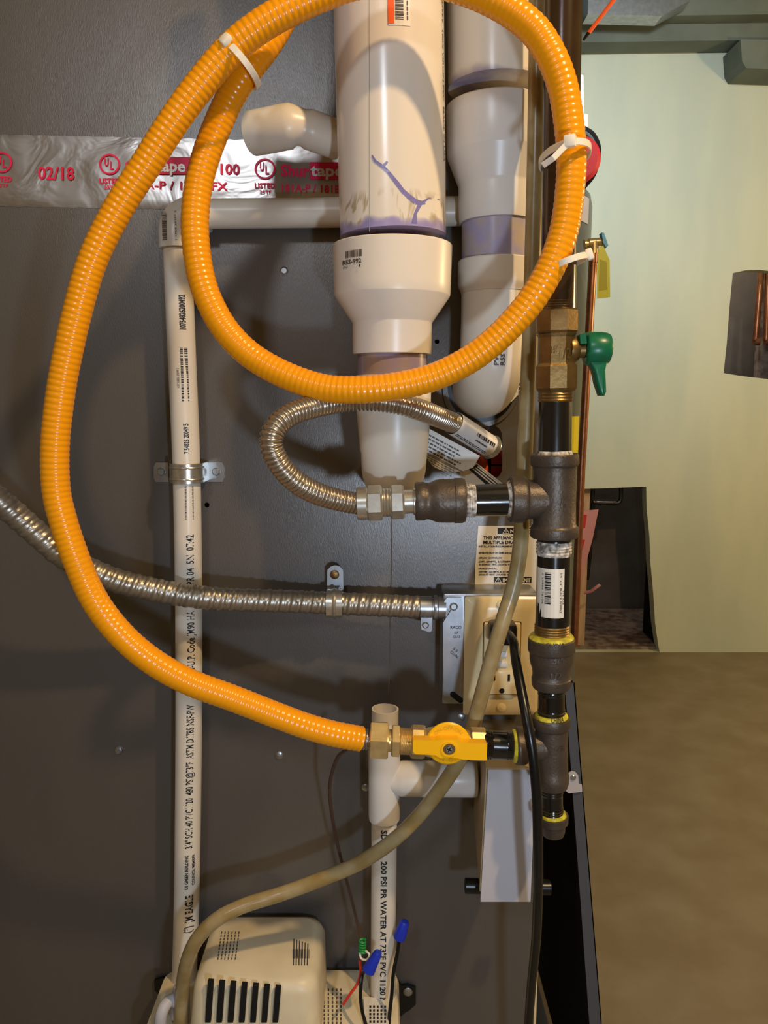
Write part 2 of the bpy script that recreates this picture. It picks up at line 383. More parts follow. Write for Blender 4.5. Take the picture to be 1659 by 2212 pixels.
tag(b4.build('duct_panel', M['galv'], None, 0), 'pale grey angular duct panel at the top edge in front of the upper beam', 'duct')
b3 = MB().prism(poly_px([(1600, 85), (1603, 132), (1612, 147), (1760, 152), (1760, 88)], 2.80), (0, .135, 0))
tag(b3.build('joist_block', M['greenwood'], None, 0), 'short dark grey block hanging below the beam at right', 'beam')
ow = thing('pencil_rod', P(1265, 85, 1.3), 'thin orange rod with a dark tip leaning beside the pipe top', 'rod')
MB().tube(PX([(1271, 72, 1.3), (1335, -12, 1.3), (1420, -120, 1.3)]), .0032, 10).build('rod', M['orangep'], ow)
MB().tube(PX([(1261, 86, 1.3), (1272, 71, 1.3)]), [.0022, .0032], 10).build('tip', M['black'], ow)

# ------------------------------------------------------------------ furnace cabinet
XE = P(1152, 2212, PY).x
fur = thing('furnace', (-.3, PY+.25, 0), 'large dark grey sheet metal furnace cabinet filling the left side', 'furnace')
oblong = poly_px(capsule((1058, 944), (1058, 1010), 27), PY)
outerp = [Vector((-1.0, PY, .03)), Vector((XE, PY, .03)), Vector((XE, PY, 1.95)), Vector((-1.0, PY, 1.95))]
holes = [oblong, poly_px(circ(944, 738, 5, 14), PY), poly_px(circ(447, 1091, 5.5, 14), PY)]
MB().slab(outerp, holes, (0, .0012, 0)).build('side_panel', M['panel'], fur, 0)
cb = MB().box((XE-.0007, PY+.025, .99), (.0014, .05, 1.92)).box((XE-.01, PY+.05, .99), (.02, .0015, 1.92))
cb.build('front_flange', M['door'], fur, 0)
MB().box((-.41, PY+.55, .99), (1.14, .02, 1.92)).build('back_panel', M['dark'], fur, 0)
MB().box((-.43, PY+.28, 1.955), (1.14, .56, .01)).build('top_panel', M['panel'], fur, 0)
MB().box((XE-.08, PY+.06, .99), (.02, .05, 1.9)).box((.02, PY+.1, .98), (.34, .004, .5)).build('inner_panel', M['dark'], fur, 0)
MB().box(P(1040, 1000, PY+.02), (.02, .002, .05)).build('valve_label', M['orangep'], fur, 0)
MB().box(P(1072, 1015, PY+.02), (.016, .002, .012)).box(P(1074, 990, PY+.02), (.02, .002, .016)).build('warning_label', M['red'], fur, 0)
MB().box(P(1070, 935, PY+.03), (.03, .002, .04)).box(P(1072, 1030, PY+.022), (.024, .002, .014)).build('control_valve', M['white'], fur, 0)
for (x, y, hx) in ((614, 585, 0), (257, 1620, 1), (603, 1631, 0), (996, 1549, 0), (790, 1700, 0)):
    screw(x, y, PY, 7, fur, M['galv'], 'screw', bool(hx))
MB().tube(PX([(845, 1110, PY-.0002), (846, 1200, PY-.0002), (843, 1330, PY-.0002), (840, 1500, PY-.0002)]), .0006, 6).build('seam', M['galv'], fur)

# door leaning against the front of the furnace
dt = P(1241, 1474, PY); db = P(1300, 2212, PY); sl = (db-dt)/(dt.z-db.z)
bot = dt+sl*(dt.z-.01); W = .0165; up = (dt-bot)
MB().box((XE+.0012, PY-.001, .99), (.0028, .002, 1.92)).build('edge_trim', M['ivory'], fur, 0)
dr = thing('furnace_door', bot, 'dark slate furnace door panel leaning against the front of the cabinet', 'door panel')
MB().prism([bot+Vector((-W, 0, 0)), bot, dt, dt+Vector((-W*.6, 0, -.004))], (0, .0012, 0)).build('edge_flange', M['door'], dr, 0)
MB().prism([bot+Vector((-.0012, 0, 0)), bot, dt, dt+Vector((-.0012, 0, 0))], (0, .45, 0)).build('outer_sheet', M['door'], dr, 0)
MB().prism([bot+Vector((-.010, .002, 0)), bot+Vector((-.002, .002, 0)), dt+Vector((-.002, .002, -.01)), dt+Vector((-.009, .002, -.01))], (0, .44, 0)).build('insulation', M['dark'], dr, 0)
tb = MB().prism(poly_px([(1228, 1671), (1235, 1666), (1243, 1668), (1249, 1675), (1250, 1694), (1257, 1695), (1258, 1710), (1229, 1714), (1215, 1702), (1216, 1690), (1224, 1688)], PY-.003), (0, .0015, 0))
brk = thing('metal_clip', P(1235, 1714, PY-.003), 'small pale metal clip bracket on the leaning door edge', 'bracket')
tb.build('plate', M['grey'], brk, 0); screw(1238, 1679, PY-.003, 5, brk, M['galv'])

# ------------------------------------------------------------------ foil tape with red print
ft = thing('foil_tape', P(350, 450, PY), 'wrinkled silver foil tape strip printed in red across the furnace side', 'tape')
rows, cols = 14, 120; vs = []; fs = []; r_ = random.Random(3)
from mathutils import noise
for i in range(rows+1):
    for j in range(cols+1):
        x = -60+j*(830+60)/cols; top = 291+x*.021; botm = 446+x*.017; y = top+(botm-top)*i/rows
        q = P(x, y, PY); d = .0006+.0013*max(0, noise.noise(q*28)+.15)
        if i in (0, rows): d = .0003; q.z += .0008*noise.noise(Vector((x*.06, i, 0)))
        vs.append(q+Vector((0, -d, 0)))
for i in range(rows):
    for j in range(cols): a = i*(cols+1)+j; fs.append((a, a+1, a+cols+2, a+cols+1))
MB().add(vs, fs).build('tape', M['foil'], ft, 60)
tm = pxmap(PY, .0022)
def tpx(mb, s, x, y, h, length, bold=1.2):      # text in the tape's plane, baseline at pixel (x, y)
    put_text(mb, s, lambda u, v: tm(u, y-(v-y)+(u-x)*.02), x, y, h, length, bold)
def redpart(name, fn_):
    pr = MB(); fn_(pr); pr.build(name, M['magenta'], ft, 0)
redpart('date_stamp', lambda pr: tpx(pr, '02/18', 84, 388, 27, 78, 1.6))
for cx, cy in ((6, 352), (238, 356), (573, 366)):
    def f_(pr):
        ring2d(pr, tm, cx, cy, 22.5, 18.5); tpx(pr, 'U', cx-11, cy+4, 18, 9, 1.2); tpx(pr, 'L', cx+1, cy+11, 18, 8, 1.2)
        tpx(pr, 'LISTED', cx-22, cy+41, 11, 44, 1.0); tpx(pr, '25TF', cx-12, cy+53, 7, 26, .5)
    redpart('listing_mark', f_)
def f_(pr): tpx(pr, 'Shur', 607, 381, 24, 62, 2.2); quad(pr, tm, 670, 352, 760, 389)
redpart('maker_lettering', f_)
def f_(pr): tpx(pr, 'Shur', 272, 374, 24, 62, 2.2); quad(pr, tm, 336, 341, 412, 378)
redpart('maker_lettering', f_)
redpart('type_lettering', lambda pr: tpx(pr, '181A-P / 181B-FX', 609, 415, 16, 160, .9))
redpart('type_lettering', lambda pr: tpx(pr, '181A-P / 181B-FX', 275, 408, 17, 218, .9))
redpart('lettering', lambda pr: tpx(pr, '100', 477, 377, 22, 42, 1.6))
tm = pxmap(PY, .0027); 
for xx, yy, ll in ((671, 381, 72), (340, 371, 62)):
    pw = MB(); tpx(pw, 'tape', xx, yy, 24, ll, 2.2); pw.build('silver_lettering', M['foilw'], ft, 0)

# ------------------------------------------------------------------ left vent pipe, 3 inch reduced to 2 inch
VY = .68
vp = thing('vent_pipe', P(850, 1100, VY), 'large cream PVC vent pipe stepping down through a reducer to an elbow', 'pipe')
zprim = P(0, 500, VY-.045).z
M['vtop'] = primer_mat('pvc_primer_vent', P(0, 480, VY-.045).z, P(0, 462, VY-.045).z, smear=(0, P(0, 402, VY-.045).z), brown='#9a8fb8')
A0 = (838, -60); A1 = (849, 500)
pm = MB(); cs = []; rs = []
c0 = P(838, -60, VY); c1 = P(849, 512, VY); d0 = (c0-c1).normalized(); ctop = c1+d0*.95
MB().lathe([ctop, c0, c1], [.0447, .0447, .0447], 64).build('upper_pipe', M['vtop'], vp)
lat((848, 500), (847, 760), VY, [(506, 117), (503.5, 127), (506, 129), (540, 128), (600, 126), (621, 125), (624, 124), (683, 87.5), (686, 86), (755, 85), (758, 84), (758.5, 74)], 64).build('reducer', M['pvc'], vp)
M['vmid'] = primer_mat('pvc_primer_nipple', 0, 9, purple='#8b7896', brown='#9b8378')
lat((848, 750), (848, 830), VY, [(750, 75), (830, 75)], 48).build('nipple', M['vmid'], vp)
e0 = P(850, 812, VY); eb = P(851, 968, VY); rb = .062
path = [e0, P(850.5, 900, VY), eb]
for k in range(1, 11):
    a = PI/2*k/10; path.append(eb+Vector((0, rb*(1-math.cos(a)), -rb*.42*math.sin(a))))
path.append(Vector((eb.x, PY+.01, path[-1].z)))
rl = [.0322, .0320, .0300]+[.0290]*10+[.0290]
MB().tube(path, rl, 48).build('elbow', M['pvc'], vp)
hb = lat((850, 805), (850.5, 900), VY, [(808, 76), (808, 80), (812, 81.5), (895, 80), (905, 76)], 48).build('elbow_hub', M['pvc'], vp)
# stickers and print on the vent
st_ = axmap(FP(840, 54, VY, .045), FP(838, -60, VY, .045), .0447, -.18, .0005); s0 = S(30, VY-.045)
sk = MB(); 
for i in range(6): sk.add([st_(u, -.0085+.017*k/6) for u in (0, .05) for k in (i, i+1)], [(0, 1, 3, 2)])
sk.build('barcode_sticker', M['paper'], vp)
st_ = axmap(FP(840, 54, VY, .045), FP(838, -60, VY, .045), .0447, -.18, .0008)
sk = MB()
for i in range(3): sk.add([st_(u, .0042+.0045*k/3) for u in (.001, .05) for k in (i, i+1)], [(0, 1, 3, 2)])
tag(sk.build('orange_sticker_edge', M['orangep'], vp), 'orange edge of the sticker')
sk = MB(); put_bars(sk, st_, .004, .03, -.003, .0034, 4); put_lines(sk, st_, .004, .04, -.0065, -.0045, 1, 3); sk.build('barcode', M['ink'], vp, 0)
fm = axmap(FP(847.5, 620, VY, .05), FP(848, 510, VY, .05), 127.5*S(560, VY), 0, .0006)
def hub(px, py):      # pixel on the hub -> (u, v) for fm
    r = 127*S(560, VY); s = S(py, VY-.045); x = (px-848)*s; a = math.asin(max(-1, min(1, x/r))); return ((620-py)*S(560, VY-.048), -a*r)
mk = MB()
def hubf(px, py): u, v = hub(px, py); return fm(u, v)
put_bars(mk, hubf, 745, 782, 538, 553, 9, .8); put_text(mk, 'R5S-992', lambda u, v: hubf(u, 566-(v-566)), 738, 566, 9, 42, .8)
put_text(mk, 'PV', lambda u, v: hubf(u, 575-(v-575)), 740, 575, 5, 10); put_text(mk, '1', lambda u, v: hubf(u, 575-(v-575)), 775, 575, 6, 3, .6)
tag(mk.build('printed_code', M['inkg'], vp, 0))
vm = axmap(FP(838, -60, VY, .02), FP(847, 345, VY, .02), .0447, 1.22, .0003); mk = MB()
put_text(mk, 'NSF-DWV  100% VIRGIN PVC  MADE IN USA', lambda u, v: vm(u, v), .005, 0, .0035, .135, .0002)
mk.build('side_lettering', M['inkg'], vp, 0)
# purple primer run with a branching shape
def vpx(px, py, off=.0004):
    cx = 838+(849-838)*(py+60)/560; r = .0447; s = S(py, VY-.035); x = (px-cx)*s; x = max(-r*.99, min(r*.99, x)); y = math.sqrt(r*r-x*x)
    c = P(cx, py, VY); return Vector((c.x+x*(r+off)/r, VY-y*(r+off)/r, P(px, py, VY-y).z))
mk = MB(); run = [(803, 335, 3), (810, 348, 6), (826, 360, 7), (838, 372, 7), (848, 385, 8), (858, 398, 9), (868, 412, 9), (882, 425, 10), (896, 436, 11), (908, 438, 9), (917, 440, 3)]
for (a, b) in zip(run, run[1:]):
    dx, dy = b[0]-a[0], b[1]-a[1]; L = math.hypot(dx, dy); nx, ny = -dy/L/2, dx/L/2
    mk.add([vpx(a[0]+nx*a[2], a[1]+ny*a[2]), vpx(a[0]-nx*a[2], a[1]-ny*a[2]), vpx(b[0]-nx*b[2], b[1]-ny*b[2]), vpx(b[0]+nx*b[2], b[1]+ny*b[2])], [(0, 1, 2, 3)])
for (a, b) in (((826, 360, 7), (836, 349, 4)), ((906, 440, 9), (895, 462, 6)), ((895, 462, 6), (893, 482, 12)), ((910, 438, 6), (925, 428, 3)), ((925, 428, 3), (950, 432, 2))):
    dx, dy = b[0]-a[0], b[1]-a[1]; L = math.hypot(dx, dy); nx, ny = -dy/L/2, dx/L/2
    mk.add([vpx(a[0]+nx*a[2], a[1]+ny*a[2]), vpx(a[0]-nx*a[2], a[1]-ny*a[2]), vpx(b[0]-nx*b[2], b[1]-ny*b[2]), vpx(b[0]+nx*b[2], b[1]+ny*b[2])], [(0, 1, 2, 3)])
M['purple'] = mat('purple_primer', '#7f77ab', .3)
tag(mk.build('primer_drip', M['purple'], vp, 0), 'purple primer drip')
mk = MB()
for k in range(30):
    y0 = -40+k*18; mk.add([vpx(797, y0), vpx(798.2, y0), vpx(798.4, y0+18), vpx(797.2, y0+18)], [(0, 1, 2, 3)])
mk.build('mould_line', mat('grey_line', '#9aa29c', .5), vp, 0)

# ------------------------------------------------------------------ right air pipe
RY = .728
ap = thing('air_pipe', P(1066, 876, RY), 'smaller cream PVC air pipe ending in a down turned elbow beside the vent', 'pipe')
M['atop'] = primer_mat('pvc_primer_air', P(0, 165, RY-.044).z, P(0, 138, RY-.044).z, purple='#7b74b0', brown='#8f86b5')
a0 = P(1071, -60, RY); a1 = P(1071, 190, RY)
MB().lathe([a1+(a0-a1).normalized()*.75, a0, a1], [.0418]*3, 56).build('upper_pipe', M['atop'], ap)
lat((1071, 170), (1071, 460), RY, [(189, 102), (186, 105), (189, 107), (240, 106), (299, 105.5), (302, 104.5), (369, 81), (373, 80), (378, 80), (450, 79), (456, 78), (456, 72)], 56).build('reducer', M['pvcw'], ap)
M['amid'] = primer_mat('pvc_primer_air_nipple', 0, 9, purple='#857fae', brown='#a08f84', dens=.92)
lat((1071, 440), (1071, 565), RY, [(445, 73), (565, 73)], 48).build('nipple', M['amid'], ap)
lat((1070, 540), (1069, 640), RY, [(550, 74), (548, 78), (551, 80), (600, 80), (608, 79), (615, 75), (622, 73)], 48).build('elbow_hub', M['pvc'], ap)
eb = P(1063, 770, RY); rb = PY-RY+.0
path = [P(1069, 600, RY), P(1067, 680, RY), eb]
for k in range(1, 11):
    a = PI/2*k/10; path.append(eb+Vector((-.0015*k/10*2, rb*math.sin(a)*0+rb*(1-math.cos(a)), -rb*.55*math.sin(a))))
MB().tube(path, [.0305, .0300, .0295]+[.0295-.0000*k for k in range(10)], 48).build('elbow', M['pvc'], ap)
ec = path[-1]
MB().lathe([Vector((ec.x-.001, PY-.003, ec.z-.001)), Vector((ec.x-.001, PY, ec.z-.001))], [.0375, .0385], 48).build('flange_ring', M['panel'], ap)
MB().lathe([Vector((ec.x, PY-.0045, ec.z)), Vector((ec.x, PY-.003, ec.z))], [.0335, .0335], 48).build('gasket', M['black'], ap)
em = axmap(P(1063, 800, RY), P(1066, 700, RY), .0298, -.1, .0004); mk = MB(); put_text(mk, 'R5S', em, .0035, -.004, .004, .010, .0003); put_text(mk, 'PV', em, .0035, .0015, .004, .008, .0003)
mk.build('printed_code', M['inkg'], ap, 0)
lb = thing('care_label', P(1120, 870, PY), 'small curved white label at the lower right of the air pipe elbow', 'label')
arc = [(1128, 790), (1131, 800), (1130, 825), (1122, 850), (1105, 868), (1086, 876)]; arci = [(1121, 792), (1122, 825), (1112, 848), (1098, 862), (1086, 870)]
MB().prism(poly_px(arc+arci[::-1], PY-.006), (0, .0006, 0)).build('sheet', M['white'], lb, 0)
mk = MB(); f_ = pxmap(PY-.006, .0003)
for k in range(6): quad(mk, f_, 1123-k*.6, 800+k*9, 1128-k*.8, 806+k*9)
mk.build('print', M['ink'], lb, 0)

# ------------------------------------------------------------------ short elbow stub left of the vent
se = thing('elbow_stub', P(635, 330, .71), 'short open cream 45 degree PVC elbow beside the vent pipe', 'pipe fitting')
ctr = PX([(547, 288, .715), (585, 281, .708), (628, 273, .704), (658, 277, .706), (695, 290, .712), (732, 303, .72)])
pp = crom(ctr, .003); n = len(pp)
rad = []
for i in range(n):
    t = i/(n-1); rad.append(.0182 if t < .45 else (.0182-.0035*math.sin((t-.45)/.12*PI/2) if t < .57 else (.0150 if t < .62 else .0162)))
mb = MB().tube(pp, rad, 40, cap=(False, True)); inn = [p.copy() for p in pp[:9]]; mb.tube(inn, .0148, 40, cap=(False, True))
mb2 = []; mb.build('elbow', M['pvc'], se)
T = (pp[1]-pp[0]).normalized(); u = (Vector((0, 1, 0))-T*T.y).normalized(); w_ = T.cross(u); rg = MB(); vs = []
for j in range(40):
    a = 2*PI*j/40; d = u*math.cos(a)+w_*math.sin(a); vs += [pp[0]+d*.0182, pp[0]+d*.0148]
rg.add(vs, [(2*j, (2*j+2) % 80, (2*j+3) % 80, 2*j+1) for j in range(40)]); rg.build('rim', M['pvc'], se)

# ------------------------------------------------------------------ left drain pipe: riser, elbow, horizontal run
DY = .757
dp = thing('drain_pipe', P(402, 2160, DY), 'slim cream PVC pipe rising up the left with printed lettering and an elbow', 'pipe')
rz = [(392, 2210), (402, 2000), (408, 1500), (404, 1060), (392, 750), (383, 530)]
MB().tube(crom([P(x, y, DY) for x, y in rz], .02), .0134, 36).build('riser', M['pvc'], dp)
MB().tube(PX([(440, 462, DY), (1010, 456, DY)]), .0134, 36).build('horizontal_run', M['pvc'], dp)
el = [P(383, 537, DY), P(381, 500, DY)]; cc = P(381, 500, DY); c2 = P(420, 463, DY)
for k in range(1, 8):
    a = PI/2*k/8; el.append(Vector((cc.x+(c2.x-cc.x)*(1-math.cos(a)), DY, cc.z+(c2.z-cc.z)*math.sin(a))))
el += [c2, P(452, 462, DY)]
MB().tube(el, [.0166, .0166]+[.0163]*7+[.0166, .0166], 36).build('elbow', M['pvcw'], dp)
rm = axmap(P(362, 530, DY), P(368, 465, DY), .0166, 0, .0004)
fe = axmap(P(382, 528, DY), P(380, 468, DY), .0168, 0, .0004); mk = MB(); put_bars(mk, lambda u, v: fe(u, v), .001, .026, .0045, .0098, 11, .7); put_text(mk, '1 1758 29381 5', fe, .001, -.0045, .0016, .026); mk.build('barcode', M['inkg'], dp, 0)
# lettering up the riser
def rx(py):
    for (xa, ya), (xb, yb) in zip(rz, rz[1:]):
        if yb <= py <= ya: return xa+(xb-xa)*(py-ya)/(yb-ya)
    return 400
def riser(s, y0, y1, dx, h, bold=.0003, bars=None):
    A = P(rx(y0), y0, DY); B = P(rx(y1), y1, DY); L = (B-A).length; fn = axmap(A, B, .0134, 0, .0004); s1 = S((y0+y1)/2, DY-.013)
    v0 = -math.asin(max(-1, min(1, dx*s1/.0134)))*.0134; LT = MB()
    if bars: put_bars(LT, fn, 0, L, v0-h/2, v0+h/2, bars, .55)
    else: put_text(LT, s, fn, 0, v0-h/2, h, L, bold)
    LT.build('barcode' if bars else 'printed_lettering', M['ink'], dp, 0)
riser('3/4" SCH 40 PVC1120  480 PSI@73°F  ASTM D1785 NSF-PW', 1818, 1512, 10, .0072)
riser('-G-U.P. Code JM90 HA', 1448, 1312, 12, .0072)
riser('APR 04  5N  07:42', 1268, 1150, 12, .0072)
riser('7 54826 20049 5', 978, 914, 10, .0048)
riser('10754826200492', 714, 640, 12, .0055, .0005)
riser('', 868, 752, 12, .0068, bars=3); riser('', 1118, 1046, 12, .0082, bars=5)
riser('1 07 54826 20049 2', 838, 796, -2, .0024, 0)
riser('US GREEN BUILDING', 1905, 1832, 6, .0032, .0003); riser('COUNCIL MEMBER', 1898, 1832, 19, .0032, .0003)
riser('JM EAGLE', 1978, 1918, 12, .0080, .0007)
riser('(*)', 1998, 1984, 10, .0080, .0004)

sp_ = thing('pipe_strap', P(408, 1042, PY), 'shiny two hole metal strap holding the slim PVC riser', 'strap', None)
mb = MB(); s1 = S(1020, PY); prof = []
for k in range(13):
    a = PI*k/12; prof.append((404-math.cos(a)*34, PY-.002-math.sin(a)*.036))
y0, y1 = 1001, 1041
def strap(prof, y0, y1, th=.0012):
    mb = MB(); R = []
    for x, Y in prof:
        R.append([P(x, y0, PY)*1, P(x, y1, PY)*1])
    n = len(prof); pts = []
    for x, Y in prof:
        a = P(x, y0, PY); b = P(x, y1, PY); pts.append((Vector((a.x, Y, a.z)), Vector((b.x, Y, b.z))))
    vs = []
    for i, (a, b) in enumerate(pts):
        p = pts[max(i-1, 0)][0]; q = pts[min(i+1, n-1)][0]; t = (q-p); nrm = Vector((t.y, 0, 0)) ; nn = Vector((-t.y, -0, 0))
        nn = Vector((t.y, -t.x, 0)).normalized()*th; vs += [a, b, b+nn, a+nn]
    fs = []
    for i in range(n-1):
        for j in range(4): fs.append((i*4+j, i*4+(j+1) % 4, (i+1)*4+(j+1) % 4, (i+1)*4+j))
    fs += [(3, 2, 1, 0), tuple((n-1)*4+j for j in range(4))]
    return mb.add(vs, fs)
cst = P(404, 1021, .757); hz = 20*S(1021, PY); ro = .0152; vs = []; prof = [(-ro, PY-.001)]
for k in range(21): a = PI*k/20; prof.append((-math.cos(a)*ro, cst.y-math.sin(a)*ro))
prof.append((ro, PY-.001)); R_ = []
for k, (x, Y) in enumerate(prof):
    a_ = Vector((x, Y-cst.y if abs(Y-cst.y) <= ro and Y <= cst.y else 0, 0)).normalized()*.0013
    o_ = Vector((cst.x+x, Y, cst.z)); R_.append([o_+Vector((0, 0, hz)), o_+Vector((0, 0, -hz)), o_+a_+Vector((0, 0, -hz)), o_+a_+Vector((0, 0, hz))])
MB().rings(R_).build('band', M['zinc'], sp_)
for dz in (.6, -.6):
    MB().tube([Vector((cst.x-math.cos(a)*(ro+.0008), cst.y-math.sin(a)*(ro+.0008), cst.z+dz*hz)) for a in [PI*k/16 for k in range(17)]], .0012, 8).build('rib', M['zinc'], sp_)
for xa, xb, e in ((332, 364, -1), (444, 484, 1)):
    o = [(xa+(4 if e < 0 else 0), 999), (xb-(4 if e > 0 else 0), 999), (xb, 1008), (xb, 1032), (xb-(4 if e > 0 else 0), 1041), (xa+(4 if e < 0 else 0), 1041), (xa, 1032), (xa, 1008)]
    MB().prism(poly_px(o, PY-.0014), (0, .0012, 0)).build('tab', M['galv'], sp_, 0)
screw(348, 1019, PY-.0014, 7, sp_, M['galv'], 'screw', True); screw(467, 1019, PY-.0014, 7, sp_, M['galv'], 'screw', True)

# ------------------------------------------------------------------ flexible metal conduit
fc = thing('metal_conduit', P(930, 1320, .745), 'ribbed flexible steel conduit sweeping in from the left to the outlet box', 'conduit')
cp = crom(PX([(-140, 960, .64), (-60, 1030, .655), (0, 1082, .665), (50, 1126, .675), (96, 1167, .683), (140, 1203, .69), (210, 1238, .70), (265, 1258, .708), (338, 1275, .716), (400, 1286, .72), (480, 1294, .728), (560, 1297, .735), (650, 1300, .745), (722, 1303, .75), (810, 1307, .748), (908, 1312, .745)]), .0011)
pit = .0105
def crad(d, a):
    t = ((d/pit)+a/(2*PI)) % 1; k = max(0, math.sin(PI*min(t/.56, 1)))**.35 if t < .56 else .62*max(0, math.sin(PI*(t-.56)/.44))**.4; return .0100+.0017*k
MB().tube(cp, crad, 28).build('conduit', M['conduit'], fc, 50)
lat((905, 1312), (962, 1313), .745, [(907, 21), (907, 24), (932, 24), (933, 22), (936, 22)], 32).build('clamp_ring', M['galv'], fc)
lat((905, 1312), (962, 1313), .745, [(936, 26), (938, 27), (944, 27), (946, 24), (962, 24)], 32).build('connector', M['galv'], fc)
MB().prism(poly_px([(909, 1325), (934, 1325), (933, 1362), (929, 1366), (910, 1360)], .738), (0, .006, 0)).build('clamp_lug', M['galv'], fc, 0); screw(919, 1350, .738, 6, fc, M['galv'], 'screw')
cs_ = thing('conduit_strap', P(723, 1325, PY), 'one hole steel strap with its tab up holding the ribbed conduit', 'strap')
mb = MB(); pts = []
for k in range(15):
    a = -PI*.28+PI*1.2*k/14; pts.append(a)
cc = P(723, 1303, .75); vs = []; hw = 17*S(1303, .75)
ring = []
for k in range(17):
    a = PI/2+PI*1.05*k/16; ring.append(cc+Vector((0, math.cos(a)*.0132, math.sin(a)*.0132)))
for p in ring:
    nn = (p-cc).normalized()*.0013; vs += [p+Vector((-hw, 0, 0)), p+Vector((hw, 0, 0)), p+nn+Vector((hw, 0, 0)), p+nn+Vector((-hw, 0, 0))]
fs = []
for i in range(16):
    for j in range(4): fs.append((i*4+j, i*4+(j+1) % 4, (i+1)*4+(j+1) % 4, (i+1)*4+j))
fs += [(3, 2, 1, 0), (64, 65, 66, 67)]
mb.add(vs, fs).build('band', M['zinc'], cs_)
MB().tube([cc+Vector((0, math.cos(PI/2+PI*.95*k/10)*.0138, math.sin(PI/2+PI*.95*k/10)*.0138)) for k in range(11)], .0022, 8).build('rib', M['zinc'], cs_)
tabp = [(706, 1284), (707, 1232), (714, 1224), (724, 1221), (734, 1224), (741, 1232), (742, 1284)]
MB().slab(poly_px(tabp, PY-.016), [poly_px(circ(723, 1241, 6, 12), PY-.016)], (0, .0013, 0)).build('tab', M['galv'], cs_, 0)
MB().box(P(724, 1282, PY-.008), (hw*2, .016, .0013)).build('bend', M['galv'], cs_, 0)
screw(723, 1241, PY-.016, 8, cs_, M['brasso'], 'screw')
lat((723, 1241), (723, 1242), PY, [(1241, 3)], 8) if False else None
MB().lathe([P(723, 1241, PY-.016), Vector((P(723, 1241, PY-.016).x, PY, P(723, 1241, PY-.016).z))], [.002, .002], 10).build('screw_shank', M['galv'], cs_)

# ------------------------------------------------------------------ orange corrugated gas hose
oh = thing('gas_hose', P(700, 1600, .62), 'bright orange corrugated gas hose looping around the pipes', 'hose')
hp = [(779, 1596, .632), (720, 1585, .625), (660, 1568, .62), (600, 1546, .615), (500, 1507, .61), (409, 1473, .605), (330, 1429, .60), (262, 1371, .60), (205, 1297, .60), (162, 1201, .60), (131, 1105, .60), (120, 1044, .60), (119, 960, .60), (128, 870, .60), (141, 790, .60), (168, 670, .60), (201, 560, .60), (253, 455, .60), (318, 352, .598), (362, 282, .596), (418, 202, .594), (490, 116, .592), (550, 65, .59), (612, 27, .59), (690, -10, .592), (770, -38, .595), (870, -50, .597), (980, -32, .60), (1072, 5, .598), (1145, 56, .594), (1186, 112, .592), (1214, 181, .592), (1227, 253, .592), (1234, 325, .592), (1232, 400, .592), (1220, 490, .592), (1194, 568, .592), (1154, 640, .594), (1105, 700, .597), (1055, 747, .60), (1000, 785, .603), (930, 817, .605), (851, 835, .605), (775, 842, .606), (700, 838, .61), (620, 812, .615), (545, 770, .62), (490, 716, .622), (452, 650, .624), (431, 581, .625), (421, 490, .626), (428, 405, .628), (444, 340, .628), (467, 278, .628), (500, 207, .628), (540, 145, .628), (590, 75, .632), (628, 0, .64), (650, -80, .645), (660, -250, .65), (662, -450, .65)]
pt = crom(PX(hp), .00062)
op = .0046
def orad(d, a): return .0105+.00038*(0.5+0.5*math.cos(2*PI*d/op))**.7
MB().tube(pt, orad, 30).build('orange_jacket', M['orange'], oh, 60)
cp = crom(PX([(770, 1595, .632), (805, 1598, .632)]), .0003)
MB().tube(cp, lambda d, a: .0080+.0012*abs(math.sin(PI*d/.0026)), 28).build('bare_corrugation', M['steel'], oh, 80)
ax = ((800, 1598), (1120, 1611)); VYV = .632
def yl(x): return 1598+(x-800)*13/320
lat(*ax, VYV, [(799, 39), (801, 42.5), (836, 42.5), (839, 39)], 6, PI/6+.15).build('hex_nut', M['brass'], oh, 20)
lat(*ax, VYV, [(838, 24), (847, 24)], 32).build('neck', M['brass'], oh)
lat(*ax, VYV, [(846, 35), (848, 37), (861, 37), (863, 35)], 6, PI/6+.15).build('hex_collar', M['brass'], oh, 20)
lat(*ax, VYV, [(862, 25)]+threads(863, 889, 27, 7, 2)+[(889, 20)], 36).build('threads', M['brass'], oh)

# ------------------------------------------------------------------ yellow handled valve
gv = thing('gas_valve', P(968, 1655, VYV), 'brass gas valve with a round yellow handle and bar', 'valve')
lat(*ax, VYV, [(886, 28), (888, 33), (891, 35.5), (914, 35.5), (918, 33)], 8, PI/8).build('left_hex', M['brass'], gv, 20)
cs = [P(x, yl(x), VYV) for x in (916, 925, 940, 955, 970, 985, 1000, 1015)]; MB().lathe(cs, [r*S(1605, VYV) for r in (28, 31, 34, 35, 35, 34, 31, 28)], 36).build('valve_body', M['brass'], gv)
lat(*ax, VYV, [(1014, 32), (1017, 35.5), (1045, 35.5), (1048, 33)], 8, PI/8).build('right_hex', M['brass'], gv, 20)
hc = P(968, 1606, VYV-.028); s2 = S(1606, VYV-.028)
mb = MB().lathe([hc+Vector((0, .012, 0)), hc+Vector((0, .003, 0)), hc+Vector((0, .0, 0)), hc+Vector((0, -.001, 0))], [20*s2, 46*s2, 48*s2, 45*s2], 56)
mb.build('handle_disc', M['yellow'], gv)
Rt = Matrix.Rotation(.035, 3, 'Y')
mb = MB(); hb_ = [(-77, -20), (-30, -19), (-18, -21), (18, -21), (30, -13), (77, -12), (81, -8), (80, 26), (30, 24), (18, 21), (-18, 21), (-30, 14), (-72, 12), (-77, 6)]
poly = [hc+Vector((x*s2, -.001, -y*s2)) for x, y in hb_]; mb.prism(poly, (0, -.009, 0)); mb.build('handle_bar', M['yellow'], gv, 0)
